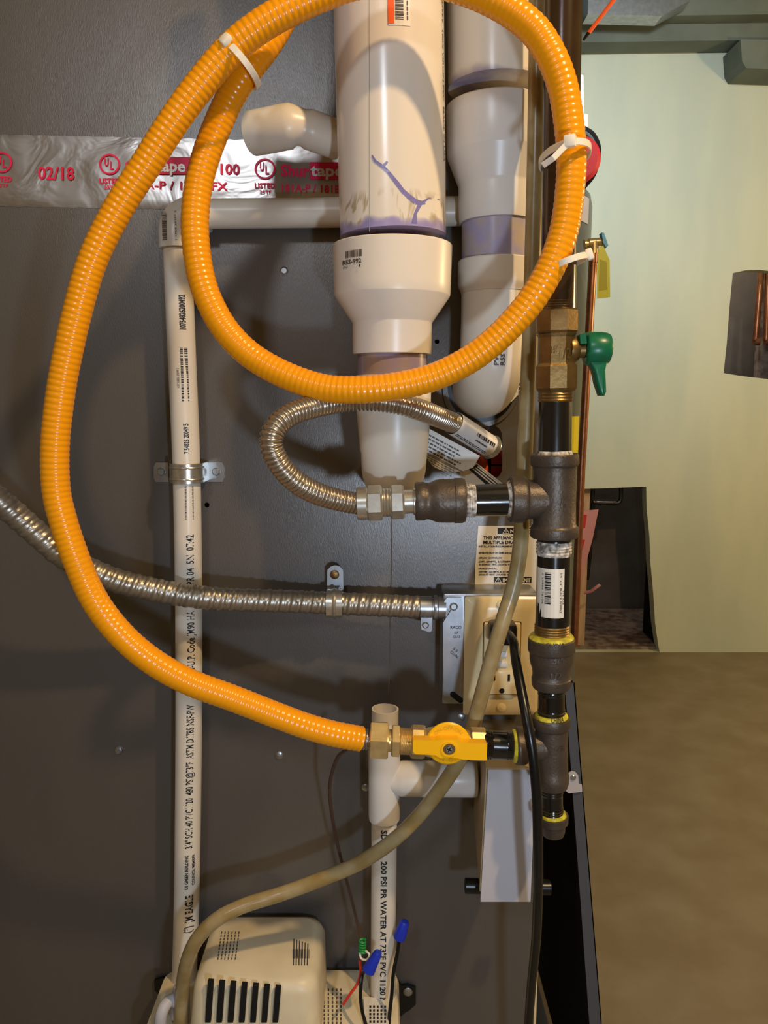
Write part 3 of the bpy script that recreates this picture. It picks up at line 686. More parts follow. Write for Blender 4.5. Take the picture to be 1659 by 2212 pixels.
MB().lathe([hc+Vector((0, -.006, 0)), hc+Vector((0, -.0112, 0)), hc+Vector((0, -.0112, 0)), hc+Vector((0, -.008, 0))], [17*s2, 17*s2, 13*s2, 12*s2], 36).build('hub_ring', M['yellow'], gv)
MB().lathe([hc+Vector((0, -.0100, 0)), hc+Vector((0, -.0106, 0))], [13*s2, 12.5*s2], 30).build('hub_recess', M['brasso'], gv)
mb = MB().lathe([hc+Vector((0, -.0104, 0)), hc+Vector((0, -.0118, 0))], [8*s2, 6.5*s2], 20); mb.build('hub_screw', M['galv'], gv)
mb = MB().box(hc+Vector((0, -.0120, 0)), (.004, .0006, .0008), Matrix.Rotation(.5, 3, 'Y')).box(hc+Vector((0, -.0120, 0)), (.0008, .0006, .004), Matrix.Rotation(.5, 3, 'Y')); mb.build('screw_cross', M['dark'], gv, 0)
mk = MB()
def arct(s, r0, h, a0, a1, inv=False):
    vs, fs, L = text2d(s); k = h/.7
    def f(x, y):
        a = a0+(a1-a0)*x/L; r = r0+(y*k if not inv else -y*k+h); return hc+Vector((math.cos(a)*r*s2, -.0010-.00035, math.sin(a)*r*s2))
    mk.add([f(x, y) for x, y in vs], fs)
arct('ON-OFF-ON', 33, 8, 2.5, .7); arct('ON  OFF', 33, 8, 3.9, 5.4, True)
M['yellowd'] = mat('yellow_relief', '#d99a00', .4); mk.build('moulded_lettering', M['yellowd'], gv, 0)

# ------------------------------------------------------------------ stainless flexible connector
sc_ = thing('steel_connector', P(800, 1126, .63), 'curled stainless steel corrugated gas connector entering the furnace', 'gas connector')
cp = crom(PX([(778, 1089, .63), (735, 1081, .622), (690, 1068, .612), (645, 1045, .60), (607, 1008, .59), (586, 963, .585), (594, 925, .588), (625, 897, .597), (672, 880, .610), (735, 868, .627), (795, 864, .632), (850, 870, .636), (900, 883, .642), (945, 900, .668), (985, 916, .705)]), .00032)
MB().tube(cp, lambda d, a: .0072+.0019*abs(math.sin(PI*d/.0034)), 28).build('corrugated_tube', M['steel'], sc_, 80)
sa, sb = P(980, 914, .703), P(1056, 963, .736); cp = [sa.lerp(sb, k/8) for k in range(9)]
MB().tube(cp, .0108, 36, cap=(False, False)).build('label_sleeve', M['white'], sc_)
cd = (cp[-1]-cp[0]).normalized()
mk = MB(); fn = axmap(cp[0], cp[-1], .0108, 0, .0004); L = (cp[-1]-cp[0]).length
put_lines(mk, fn, L*.05, L*.98, -.0095, -.006, 2, 5); put_bars(mk, fn, L*.42, L*.92, .0012, .0045, 8, 1.6); put_lines(mk, fn, L*.45, L*.85, -.003, .0005, 1, 7, .4); mk.build('sleeve_print', M['ink'], sc_, 0)
e = cp[-1]; MB().lathe([e-cd*.001, e+cd*.003, e+cd*.0035, e+cd*.006], [.0112, .0122, .0104, .0104], 36).build('end_ferrule', M['galv'], sc_)
MB().tube([e+cd*.003, e+cd*.008+Vector((0, .012, 0)), Vector((e.x+.008, PY+.05, e.z-.008))], .0085, 24).build('inlet_pipe', M['iron'], sc_)
hx = ((772, 1088), (897, 1083))
lat(*hx, .63, [(771, 33), (772, 35.5), (792, 35.5), (794, 34)], 36).build('nut_collar', M['zinc'], sc_)
lat(*hx, .63, [(793, 36), (796, 38.5), (822, 38.5), (826, 35)], 6, PI/6-.12).build('flare_nut', M['zinc'], sc_, 20)
lat(*hx, .63, [(825, 30)]+threads(826, 846, 30, 3, 1.5), 32).build('fitting_neck', M['zinc'], sc_)
lat(*hx, .63, [(844, 34), (847, 37), (869, 37), (873, 34)], 6, PI/6-.12).build('fitting_hex', M['zinc'], sc_, 20)
lat(*hx, .63, [(872, 26), (892, 26), (893, 30), (899, 30)], 32).build('fitting_end', M['zinc'], sc_)
tg = thing('hang_tag', P(970, 1020, .70), 'round ended white paper tag with fine print below the steel connector', 'tag')
o = [(925, 925), (1037, 985), (1022, 1010), (1000, 1018), (965, 1020), (935, 1008), (918, 985), (914, 955), (917, 935)]
MB().prism(poly_px(o, .715), (0, .0006, 0)).build('sheet', M['paper'], tg, 0)
U = (P(1037, 985, .715)-P(925, 925, .715)).normalized(); V = Vector((-U.z, 0, U.x))
V = -Vector((-U.z, 0, U.x)) if V.z > 0 else V
fn = plmap(P(926, 932, .715), U, V); mk = MB(); put_lines(mk, fn, .001, .044, .002, .018, 5, 3, .45); put_lines(mk, fn, .010, .040, .019, .030, 6, 6, .3)
for v in (.0175, .0305 if False else .0182): quad(mk, fn, .001, v, .046, v+.0004)
mk.build('fine_print', M['inkg'], tg, 0)
tg2 = thing('hang_tag', P(1040, 1050, .72), 'narrow tag with a black printed band hanging just above the iron nipple', 'tag')
o = [(985, 1005), (1030, 1000), (1095, 1052), (1060, 1075), (1010, 1055)]
MB().prism(poly_px(o, .725), (0, .0006, 0)).build('sheet', M['paper'], tg2, 0)
mk = MB(); f_ = pxmap(.725, .0003); mk.add([f_(1012, 1013), f_(1030, 1003), f_(1088, 1050), f_(1060, 1056)], [(0, 1, 2, 3)]); mk.build('black_band', M['ink'], tg2, 0)
mk = MB(); f_ = pxmap(.725, .0006)
for k in range(3): mk.add([f_(1020+k*5, 1013-k*2.5), f_(1023+k*5, 1012-k*2.5), f_(1070+k*5, 1050-k*3), f_(1066+k*5, 1051-k*3)], [(0, 1, 2, 3)])
mk.build('band_lettering', M['paper'], tg2, 0)

# ------------------------------------------------------------------ black iron gas pipe
IY = .63
gp = thing('iron_gas_pipe', P(1194, 1815, IY), 'black iron gas pipe dropping down the right with tees, couplings and a cap', 'pipe')
c0 = P(1217, -40, IY); c1 = P(1206, 668, IY); dd = (c0-c1).normalized()
MB().lathe([c1+dd*.95, c0, c1], [.0146, .0142, .0136], 44).build('upper_pipe', M['brownpipe'], gp)
lat((1206, 640), (1205, 668), IY, threads(645, 666, 36, 4, 1.5), 36).build('upper_threads', M['brasso'], gp)
lat((1200, 840), (1198, 990), IY, [(838, 36)]+threads(840, 868, 35.5, 4, 1.5)+[(869, 35.5), (992, 36)], 40).build('short_nipple', M['pipe'], gp)
lat((1200, 840), (1198, 990), IY, threads(841, 868, 36, 4, 1.6), 40).build('nipple_threads', M['brasso'], gp)
lat((1198, 970), (1198, 995), IY, [(976, 36.5), (979, 38), (990, 41)], 40).build('thread_sealant', M['dope'], gp)
mb = lat((1198, 980), (1197, 1175), IY, [(992, 38), (985, 45), (984, 49), (987, 51.5), (1006, 52), (1010, 50), (1012, 47), (1020, 45.5), (1078, 45), (1140, 45.5), (1146, 48), (1148, 51), (1165, 52), (1169, 50), (1170, 40)], 48)
lat((1095, 1079), (1198, 1079), IY, [(1108, 36), (1101, 42), (1100, 47), (1103, 50.5), (1128, 51), (1133, 50), (1136, 47), (1138, 44), (1150, 42.5), (1165, 42), (1180, 41), (1195, 40)], 48, mb=mb)
ti = mb.build('tee', M['iron'], gp)
mk2 = MB(); 
vs, fs, L = text2d('3'); f3 = axmap(FP(1197, 1140, IY, .018), FP(1198, 1020, IY, .018), 45.3*S(1080, IY), .02, .0005)
put_text(mk2, '3/4', lambda u, v: f3(v, -u), -.002, .017, .0070, .009, .0006)
mk2.build('cast_lettering', M['iron'], ti, 0)
lat((1015, 1081), (1105, 1079), IY, [(1000, 34), (1108, 35)], 40).build('horizontal_nipple', M['pipe'], gp)
lat((1015, 1081), (1105, 1079), IY, [(1004, 34.6)]+threads(1005, 1026, 35.5, 4, 1.5), 40).build('thread_sealant', M['dope'], gp)
lat((1015, 1081), (1105, 1079), IY, [(1094, 35), (1097, 39), (1101, 42)], 40).build('thread_sealant', M['dope'], gp)
mb = lat((897, 1083), (1005, 1081), IY, [(899, 30), (897, 36), (897, 40), (900, 42), (916, 42), (919, 40), (926, 39.5), (933, 42), (941, 45.5), (950, 47), (966, 47.5), (980, 47.5), (982, 49), (998, 49), (1004, 46), (1005, 36)], 48)
rd = mb.build('reducing_coupling', M['iron'], gp)
mk = MB(); f3 = axmap(P(948, 1083, IY), P(985, 1082, IY), 47.5*S(1083, IY), 0, .0004); put_text(mk, '3/4', lambda u, v: f3(u, v), .001, .003, .006, .009, .0005); mk.build('cast_lettering', M['iron'], rd, 0)
# below the tee
lat((1197, 1165), (1192, 1380), IY, [(1165, 36), (1380, 36)], 40).build('long_nipple', M['pipe'], gp)
lat((1197, 1165), (1192, 1380), IY, [(1168, 37)]+threads(1169, 1196, 36.5, 4, 1.6)+[(1199, 36)], 40).build('thread_sealant', M['dope'], gp)
lat((1197, 1165), (1192, 1380), IY, threads(1348, 1370, 36.5, 4, 1.5), 40).build('nipple_threads', M['brasso'], gp)
fs_ = axmap(FP(1196, 1232, IY, .018), FP(1194, 1336, IY, .018), 36*S(1285, IY), 0, .0004); Ls = (P(1194, 1336, IY)-P(1196, 1232, IY)).length
mb = MB()
for i in range(10): mb.add([fs_(u, -.0205+.0265*k/10) for u in (0, Ls) for k in (i, i+1)], [(0, 1, 3, 2)])
stk = mb.build('barcode_sticker', M['paper'], gp)
fs_ = axmap(FP(1196, 1232, IY, .018), FP(1194, 1336, IY, .018), 36*S(1285, IY), 0, .0007); mk = MB(); put_bars(mk, fs_, .003, .030, -.010, -.005, 21, .8); put_text(mk, '3/4" x 6" BLACK NIPPLE', fs_, .003, .0022, .0016, .034); put_text(mk, '0 32888 78706', fs_, .004, -.0125, .0014, .026); put_text(mk, '316 5X6', fs_, .018, .0045, .0014, .012)
mk.build('sticker_print', M['ink'], stk, 0)
mb = lat((1191, 1370), (1191, 1485), IY, [(1384, 38), (1378, 43), (1377, 47), (1380, 50), (1402, 50.5), (1406, 49), (1408, 47), (1425, 46.5), (1435, 44), (1443, 41.5), (1452, 40.5), (1462, 41), (1464, 42.5), (1478, 42), (1484, 39), (1485, 28)], 48)
rc = mb.build('reducing_coupling', M['iron'], gp)
mk = MB(); f3 = axmap(FP(1191, 1440, IY, .018), FP(1191, 1400, IY, .018), 47*S(1420, IY), 0, .0004); put_text(mk, '3/4', lambda u, v: f3(v, -u), -.003, .003, .006, .010, .0005)
f4 = axmap(FP(1191, 1470, IY, .018), FP(1191, 1440, IY, .018), 41.5*S(1455, IY), 0, .0006); put_text(mk, '1/2', lambda u, v: f4(v, -u), -.004, .001, .005, .009, .0004)
f5 = axmap(FP(1191, 1400, IY, .018), FP(1191, 1380, IY, .018), 50.5*S(1390, IY), 0, .0003); put_text(mk, 'CHINA', lambda u, v: f5(v, -u), -.009, .0005, .004, .016, .0003); mk.build('cast_lettering', M['iron'], rc, 0)
lat((1191, 1365), (1191, 1392), IY, [(1368, 37), (1371, 44), (1376, 48), (1381, 47)], 44).build('yellow_sealant', M['ydope'], gp)
lat((1191, 1480), (1191, 1550), IY, [(1480, 28.5)]+threads(1490, 1500, 28.5, 2, 1)+[(1502, 28.5), (1528, 28.5)]+threads(1530, 1548, 28.5, 3, 1.3), 40).build('half_inch_nipple', M['pipe'], gp)
lat((1191, 1540), (1191, 1556), IY, [(1541, 29), (1543, 34), (1547, 36), (1551, 36)], 40).build('yellow_sealant', M['ydope'], gp)
mb = lat((1191, 1540), (1193, 1705), IY, [(1554, 33), (1547, 37), (1547, 39), (1550, 40.5), (1566, 40.5), (1570, 38), (1573, 35), (1600, 34.5), (1650, 34), (1668, 34), (1674, 36.5), (1690, 35), (1699, 32), (1700, 24)], 44)
lat((1108, 1611), (1191, 1612), IY, [(1118, 28), (1114, 34), (1113, 38), (1116, 40.5), (1130, 40.5), (1136, 38), (1138, 34), (1150, 32), (1190, 31)], 44, mb=mb)
t2 = mb.build('tee', M['iron'], gp)
mk = MB(); f3 = axmap(FP(1192, 1630, IY, .018), FP(1192, 1600, IY, .018), 34.5*S(1620, IY), 0, .0004); put_text(mk, '1/2', lambda u, v: f3(v, -u), -.001, .001, .0035, .009, .0004)
f5 = axmap(FP(1191, 1566, IY, .018), FP(1191, 1550, IY, .018), 40.5*S(1560, IY), 0, .0003); put_text(mk, 'CHINA', lambda u, v: f5(v, -u), -.004, .001, .0045, .011, .0003); mk.build('cast_lettering', M['iron'], t2, 0)
lat((1045, 1608), (1120, 1611), IY, [(1044, 30)]+threads(1049, 1062, 30, 3, 1.3)+[(1063, 30), (1092, 30)]+threads(1093, 1116, 30, 4, 1.3), 40).build('valve_nipple', M['pipe'], gp)
lat((1045, 1608), (1120, 1611), IY, [(1106, 31), (1108, 34), (1115, 37)], 40).build('yellow_sealant', M['ydope'], gp)
lat((1192, 1690), (1193, 1765), IY, [(1690, 24)]+threads(1700, 1716, 23, 3, 1.3)+[(1718, 23), (1740, 23)]+threads(1742, 1758, 23, 3, 1.2)+[(1765, 23)], 36).build('drip_nipple', M['pipe'], gp)
lat((1192, 1690), (1193, 1765), IY, [(1693, 31), (1698, 31), (1700, 25)], 36).build('yellow_sealant', M['ydope'], gp)
lat((1193, 1750), (1196, 1820), IY, [(1755, 24), (1756, 28), (1762, 30), (1765, 29)], 40).build('yellow_sealant', M['ydope'], gp)
lat((1194, 1750), (1196, 1820), IY, [(1768, 25), (1760, 30), (1761, 33), (1776, 32), (1779, 28), (1781, 26), (1795, 25), (1803, 22), (1808, 14), (1809, 1)], 40).build('cap', M['iron'], gp)

# green handled ball valve
bv = thing('ball_valve', P(1201, 845, IY), 'aged brass ball valve with a green lever on the iron pipe', 'valve')
lat((1203, 655), (1201, 850), IY, [(664, 36), (663, 41), (667, 46), (690, 46.5), (712, 46), (719, 41), (721, 39)], 8, PI/8+.1).build('upper_hex', M['brasso'], bv, 20)
lat((1203, 655), (1201, 850), IY, [(718, 44), (722, 42), (726, 40), (755, 40), (783, 40), (788, 43)], 8, PI/8+.1).build('valve_body', M['brasso'], bv, 20)
lat((1203, 655), (1201, 850), IY, [(786, 43), (790, 45.5), (815, 45.5), (838, 45), (844, 41), (845, 36)], 8, PI/8+.1).build('lower_hex', M['brasso'], bv, 20)
lat((1225, 755), (1275, 755), IY, [(1230, 29), (1240, 29), (1245, 26), (1249, 24), (1250, 18), (1262, 18)], 32).build('stem', M['brasso'], bv)
mk = MB(); f3 = axmap(FP(1202, 790, IY, .018), FP(1202, 720, IY, .018), 40.5*S(750, IY), 0, .0003); put_text(mk, '1/2', lambda u, v: f3(v, -u), -.0005, .006, .008, .009, .0005); put_text(mk, '150', lambda u, v: f3(v, -u), -.007, .010, .005, .006, .0003); mk.build('cast_lettering', M['brasso'], bv, 0)
mb = lat((1250, 753), (1320, 753), IY, [(1263, 20), (1264, 32), (1268, 35.5), (1296, 35.5), (1308, 34), (1315, 31), (1318, 24), (1319, 10)], 36)
mb.prism(poly_px([(1253, 723), (1266, 718), (1268, 742), (1254, 743)], IY-.010), (0, .02, 0))
bx = MB().prism(poly_px([(1272, 778), (1317, 768), (1309, 800), (1311, 846), (1307, 855), (1299, 855), (1290, 828), (1284, 800)], IY-.007), (0, .014, 0))
bm = bmesh.new(); vv = [bm.verts.new(v) for v in bx.v]; [bm.faces.new([vv[i] for i in f]) for f in bx.f]
bmesh.ops.recalc_face_normals(bm, faces=bm.faces[:])
big = [e for e in bm.edges if abs(e.verts[0].co.y-e.verts[1].co.y) < 1e-6]
bmesh.ops.bevel(bm, geom=big, offset=.0025, segments=3, affect='EDGES', profile=.6)
bm.verts.index_update(); mb.add([v.co.copy() for v in bm.verts], [tuple(v.index for v in f.verts) for f in bm.faces]); bm.free(); mb.build('green_lever', M['green'], bv, 45)

# ------------------------------------------------------------------ yellowed vinyl drain tube
vt = thing('vinyl_tube', P(392, 2160, .7), 'yellowed clear vinyl tube running down and curving left to the pump', 'tube')
tp = [(1162, -400, .668), (1161, -100, .668), (1160, 100, .668), (1157, 300, .668), (1152, 500, .668), (1146, 700, .668), (1137, 900, .668), (1129, 1080, .667), (1124, 1180, .66), (1110, 1265, .655), (1085, 1345, .652), (1060, 1430, .655), (1038, 1510, .662), (1018, 1580, .668), (990, 1645, .670), (950, 1705, .672), (905, 1762, .674), (850, 1815, .675), (780, 1862, .68), (700, 1897, .682), (610, 1930, .68), (530, 1955, .672), (470, 1985, .665), (425, 2030, .665), (402, 2085, .672), (393, 2150, .685), (390, 2230, .69)]
MB().tube(crom(PX(tp), .006), .0068, 24).build('tube', M['tube'], vt)

# ------------------------------------------------------------------ lower PVC drain tee
TY = .733
dt_ = thing('drain_tee', P(830, 2190, TY), 'cream PVC tee with an open top stub and a pipe down behind the pump', 'pipe')
mb = MB(); ca = P(832, 1531, TY); cb_ = P(830, 1645, TY)
mb.lathe([cb_, ca], [.0134, .0134], 40, cap=(True, False)); mb.lathe([ca-(ca-cb_).normalized()*.04, ca], [.0117, .0117], 40, cap=(True, False))
mb.build('open_stub', M['pvc'], dt_)
axd = (ca-cb_).normalized(); u = (Vector((0, 1, 0))-axd*axd.y).normalized(); w_ = axd.cross(u); vs = []
for j in range(40):
    a = 2*PI*j/40; d = u*math.cos(a)+w_*math.sin(a); vs += [ca+d*.0134, ca+d*.0117]
MB().add(vs, [(2*j, (2*j+2) % 80, (2*j+3) % 80, 2*j+1) for j in range(40)]).build('stub_rim', M['pvc'], dt_)
mb = lat((830, 1600), (830, 1780), TY, [(1592, 27), (1592, 33), (1594, 34.5), (1690, 34), (1760, 34), (1768, 33), (1768, 27)], 44)
lat((830, 1682), (960, 1682), TY, [(831, 30), (852, 33), (862, 36), (868, 37.5), (912, 37.5), (913, 36)], 44, mb=mb)
mb.build('tee', M['pvcw'], dt_)
lat((910, 1682), (1034, 1683), TY, [(911, 37), (913, 38), (1024, 38), (1029, 36), (1030, 31)], 44).build('branch_coupling', M['pvcw'], dt_)
pa = P(830, 1760, TY); pb = P(826, 2300, TY); MB().lathe([pb, pa], [.0131, .0131], 40).build('lower_pipe', M['pvc'], dt_)
mk = MB(); ps = P(838, 1775, TY); pe = P(831, 2200, TY); fn = axmap(P(830, 1778, TY), P(826.5, 2190, TY), .0131, 0, .0004); L = (P(830, 1778, TY)-P(826.5, 2190, TY)).length
put_text(mk, 'SDR 21  200 PSI PR WATER AT 73°F PVC 1120 NSF-pw', fn, 0, -.0028, .0056, L, .0004)
mk.build('printed_lettering', M['ink'], dt_, 0)

# ------------------------------------------------------------------ outlet box
BY = .740   # box front
ob = thing('outlet_box', P(1060, 1547, BY), 'galvanised electrical box with an ivory outlet cover plate', 'outlet')
x0 = P(955, 1400, BY).x; x1 = P(1160, 1400, BY).x; z0 = P(0, 1282, BY).z; z1 = P(0, 1522, BY).z
MB().rbox(((x0+x1)/2, (BY+PY)/2, (z0+z1)/2), (x1-x0, PY-BY, z0-z1), .003).build('metal_box', M['galv'], ob)
o = [(960, 1298), (966, 1291), (997, 1291), (1000, 1300), (1000, 1505), (996, 1518), (982, 1520), (966, 1519), (958, 1510), (957, 1345), (975, 1318), (972, 1312), (957, 1325)]
MB().prism(poly_px(o, BY-.003), (0, .002, 0)).build('mounting_flange', M['galv'], ob, 0)
MB().prism(poly_px(capsule((978, 1500), (995, 1513), 6), BY-.0034), (0, .0006, 0)).build('screw_slot', M['dark'], ob, 0)
screw(980, 1310, BY-.003, 7, ob, M['galv'], 'screw')
mk = MB(); f_ = pxmap(BY-.003, .0003)
def pt_(s, x, y, h, L, b=.4): put_text(mk, s, lambda u, v: f_(u, y-(v-y)), x, y, h, L, b)
pt_('RACO', 973, 1358, 6, 24); pt_('57', 981, 1369, 5, 9); pt_('CU-3', 978, 1378, 5, 16)
c_, s_ = math.cos(.7), math.sin(.7)
for s, yy in (('3.5', 0), ('CU.IN.', 9)):
    put_text(mk, s, lambda u, v: f_(975+(u*c_+(v-yy)*s_*-1*-1)+(0), 1400+(u*s_-(v-yy)*c_*1)+0), 3, 0 if yy == 0 else 0, 6, 12 if yy == 0 else 22, .4)
mk.build('stamped_lettering', M['inkg'], ob, 0)
PLY = BY-.008
px0, px1, py0, py1 = 1003, 1166, 1291, 1547
w_m = (px1-px0)*S(1420, PLY); h_m = P(0, py0, PLY).z-P(0, py1, PLY).z; pc = Vector(((P(px0, 1420, PLY).x+P(px1, 1420, PLY).x)/2, PLY+.003, (P(0, py0, PLY).z+P(0, py1, PLY).z)/2))
mb = MB()
bm = bmesh.new(); vs = []
def rect(cx, cz, hw, hh, y, r=.002):
    out = []
    for sx, sz, a0 in ((1, 1, 0), (-1, 1, PI/2), (-1, -1, PI), (1, -1, 3*PI/2)):
        for k in range(4): a = a0+PI/2*k/3; out.append(Vector((cx+sx*(hw-r)+r*math.cos(a), y, cz+sz*(hh-r)+r*math.sin(a))))
    return out
gx, gz, gw, gh = P(1083, 1421, PLY).x, P(0, 1421, PLY).z, 39*S(1421, PLY), 80*S(1421, PLY)*1.0
R = [rect(pc.x, pc.z, w_m/2, h_m/2, PLY+.006), rect(pc.x, pc.z, w_m/2, h_m/2, PLY+.0035), rect(pc.x, pc.z, w_m/2-.0035, h_m/2-.0035, PLY+.0002), rect(pc.x, pc.z, w_m/2-.012, h_m/2-.012, PLY-.0012)]
R += [rect(gx, gz, gw+.001, gh+.001, PLY-.0014), rect(gx, gz, gw+.001, gh+.001, PLY+.004)]
bm.free(); mb.rings(R, (True, True)).build('cover_plate', M['ivory'], ob, 30)
MB().rbox((gx, PLY-.0005, gz), (gw*2, .008, gh*2), .0015).build('outlet_face', M['ivory'], ob)
fz = lambda py: P(0, py, PLY).z
bt = MB().rbox((P(1070, 1400, PLY).x, PLY-.005, fz(1410)), (.022, .002, .0055), .0006).rbox((P(1070, 1430, PLY).x, PLY-.005, fz(1431)), (.022, .002, .0055), .0006); bt.build('test_button', M['white'], ob)
dk = MB().box((P(1097, 1460, PLY).x, PLY-.0064, fz(1459)), (.0022, .001, .0068)).lathe([Vector((P(1082, 1485, PLY).x, PLY-.0060, fz(1487))), Vector((P(1082, 1485, PLY).x, PLY-.0067, fz(1487)))], [.0026, .0026], 16).box((P(1066, 1460, PLY).x, PLY-.0064, fz(1459)), (.0016, .001, .0055)); dk.build('socket_slot', M['dark'], ob, 0)
mb = MB().rbox((gx, PLY-.005, fz(1470)), (gw*1.7, .0025, .024), .001); mb.build('lower_socket', M['ivory'], ob)
screw(1083, 1307, PLY-.001, 8, ob, M['ivory'], 'cover_screw'); screw(1083, 1528, PLY-.001, 8, ob, M['ivory'], 'cover_screw')

pc_ = thing('power_cord', P(1148, 2200, .62), 'black power cord with a plug in the ivory outlet, hanging to the floor', 'cord')
pl = MB().rbox(P(1085, 1366, PLY-.017), (.026, .024, .021), .004); pl.build('plug', M['black'], pc_)
cdp = [(1100, 1372, .675), (1110, 1390, .655), (1114, 1425, .64), (1124, 1480, .62), (1139, 1560, .600), (1152, 1640, .592), (1160, 1730, .592), (1162, 1830, .595), (1162, 1930, .605), (1158, 2030, .62), (1148, 2130, .635), (1141, 2240, .65), (1138, 2420, .67)]
MB().tube(crom(PX(cdp), .006), .0042, 20).build('cable', M['black'], pc_)

# ------------------------------------------------------------------ notice sticker on the panel
ns = thing('notice_sticker', P(1090, 1278, PY), 'cream notice sticker with black print behind the vinyl tube', 'sticker')
MB().prism(poly_px([(1033, 1136), (1165, 1137), (1165, 1285), (1025, 1285), (1027, 1220)], PY-.0008), (0, .0006, 0)).build('sheet', M['paper'], ns, 0)
mk = MB(); f_ = pxmap(PY-.0008, .0003)
quad(mk, f_, 1075, 1140, 1160, 1153); quad(mk, f_, 1067, 1246, 1148, 1259)
def pt2(s, x, y, h, L, b=.4): put_text(mk, s, lambda u, v: f_(u, y-(v-y)), x, y, h, L, b)
pt2('THIS APPLIANCE IS', 1044, 1165, 7, 78, .6); pt2('MULTIPLE DRAIN', 1044, 1175, 7, 78, .6)
for s, y, L in (('INSTALLATION REQUIREMENTS', 1182, 75), ('SEPARATE DROP ON SAME SIDE AS EXHAUST', 1196, 92), ('UPFLOW / DOWNFLOW', 1207, 50), ('(G9T, G9MPVL, & G71MPP MODELS)', 1215, 95), ('AS EXHAUST VENT. LOCATED AT DISCHARGE', 1221, 95), ('HORIZONTAL', 1230, 40), ('(G9TMP, G61MPVL & G71MPP MODELS)', 1237, 95), ('EXHAUST VENT. LOCATED AT DISCHARGE', 1243, 95), ('INSTALLERS NOTE', 1270, 40)):
    pt2(s, 1034, y, 3.6, L, .3)
mk.build('print', M['ink'], ns, 0)
mk = MB(); f_ = pxmap(PY-.0008, .0006); pt2('NOTICE', 1102, 1151, 8, 45, .6); pt2('IMPORTANT', 1086, 1257, 8, 60, .6)
for cx, cy in ((1093, 1147), (1076, 1253)):
    for a, b in (((cx-7, cy+5), (cx, cy-6)), ((cx, cy-6), (cx+7, cy+5)), ((cx+7, cy+5), (cx-7, cy+5))):
        dx, dy = b[0]-a[0], b[1]-a[1]; L = math.hypot(dx, dy); nx, ny = -dy/L*.6, dx/L*.6
        mk.add([f_(a[0]+nx, a[1]+ny), f_(b[0]+nx, b[1]+ny), f_(b[0]-nx, b[1]-ny), f_(a[0]-nx, a[1]-ny)], [(0, 1, 2, 3)])
    quad(mk, f_, cx-.6, cy-3, cx+.6, cy+2); quad(mk, f_, cx-.6, cy+3, cx+.6, cy+4)
mk.build('white_print', M['paper'], ns, 0)

# ------------------------------------------------------------------ white trap box under the outlet
tbx = thing('trap_box', P(1095, 1950, .70), 'pale sheet metal drain box under the outlet with a tan top and side', 'box')
fY = .668
fTL = P(1055, 1663, fY); fTR = P(1157, 1663, fY); fBL = P(1038, 1948, fY); fBR = P(1146, 1948, fY)
bTL = Vector((P(1008, 1572, PY).x+.008, PY, fTL.z)); bBL = Vector((bTL.x+.006, PY, P(0, 1895, PY).z)); mB = P(1040, 1935, fY)
mb = MB().prism([fTL, fTR, fBR, fBL], (0, .004, 0)); mb.build('front_cover', M['grey'], tbx, 0)
fTL2 = fTL+Vector((-.001, .004, .0)); mb = MB()
XR = P(1147, 1800, fY).x
vs = [fTL+Vector((-.0015, .004, 0)), Vector((XR, fY+.004, fTL.z)), Vector((XR, PY, fTL.z)), Vector((P(1032, 1572, PY).x, PY, fTL.z)),
      fBL+Vector((-.0005, .004, .008)), Vector((XR, fY+.004, fBL.z+.008)), Vector((XR, PY, fBL.z+.008)), Vector((P(1020, 1900, PY).x, PY, fBL.z+.03))]
mb.add(vs, [(0, 1, 2, 3), (4, 7, 6, 5), (0, 4, 5, 1), (1, 5, 6, 2), (2, 6, 7, 3), (3, 7, 4, 0)]); M['tan'] = mat('tan_plastic', '#b59f78', .4)
mb.build('trap_body', M['tan'], tbx, 0)
kb = MB()
for xa, xb in ((1004, 1042), (1158, 1188)):
    lat((1000, 1913), (1190, 1917), .70, [(xa, 14), (xa+1, 16), (xb, 16)], 24, mb=kb).build('knob', M['dark'] if False else M['black'], tbx); kb = MB()

# ------------------------------------------------------------------ condensate pump
pu = thing('condensate_pump', (P(550, 2200, .7).x, .70, P(0, 2400, .68).z), 'cream condensate pump with a vented motor cover at the bottom left', 'pump')
zt = P(0, 1972, PY-.01).z
def sect(z, x0, x1, y0, y1, r, n=6):
    out = []
    for cx, cy, a0 in ((x1-r, y1-r, 0), (x0+r, y1-r, PI/2), (x0+r, y0+r, PI), (x1-r, y0+r, 3*PI/2)):
        for k in range(n): a = a0+PI/2*k/(n-1); out.append(Vector((cx+r*math.cos(a), cy+r*math.sin(a), z)))
    return out
yF = .665; yB = PY-.008
xl = P(408, 2110, yF).x; xr = P(686, 2110, yF).x
R = [sect(.18, xl-.012, xr+.004, yF-.004, yB, .016), sect(zt-.05, xl-.004, xr+.001, yF-.001, yB, .018), sect(zt-.012, xl, xr, yF+.001, yB, .018), sect(zt-.004, xl+.003, xr-.003, yF+.004, yB-.003, .018), sect(zt, xl+.010, xr-.010, yF+.011, yB-.010, .015)]
mc = MB().rings(R).build('motor_cover', M['pump'], pu, 40)
fn = lambda u, v: P(u, v, yF)+Vector((0, -.0006, 0))
for k in range(7):
    x = 446+k*24.3; mb = MB(); dx = 4
    a, b, c, d = (x+3, 2119+k*2.2), (x+15, 2120+k*2.2), (x+9, 2208), (x-3, 2208)
    zf = lambda p, o=0: Vector((P(p[0], p[1], yF-.003).x, yF-.0035+o, P(p[0], p[1], yF-.003).z))
    mb.prism([zf(a), zf(b), zf(c), zf(d)], (0, .004, 0)).build('vent_slot', M['dark'], mc, 0)
zl = P(0, 2092, PY-.01).z; xl2 = P(300, 2300, .70).x; xr2 = P(863, 2130, yB).x
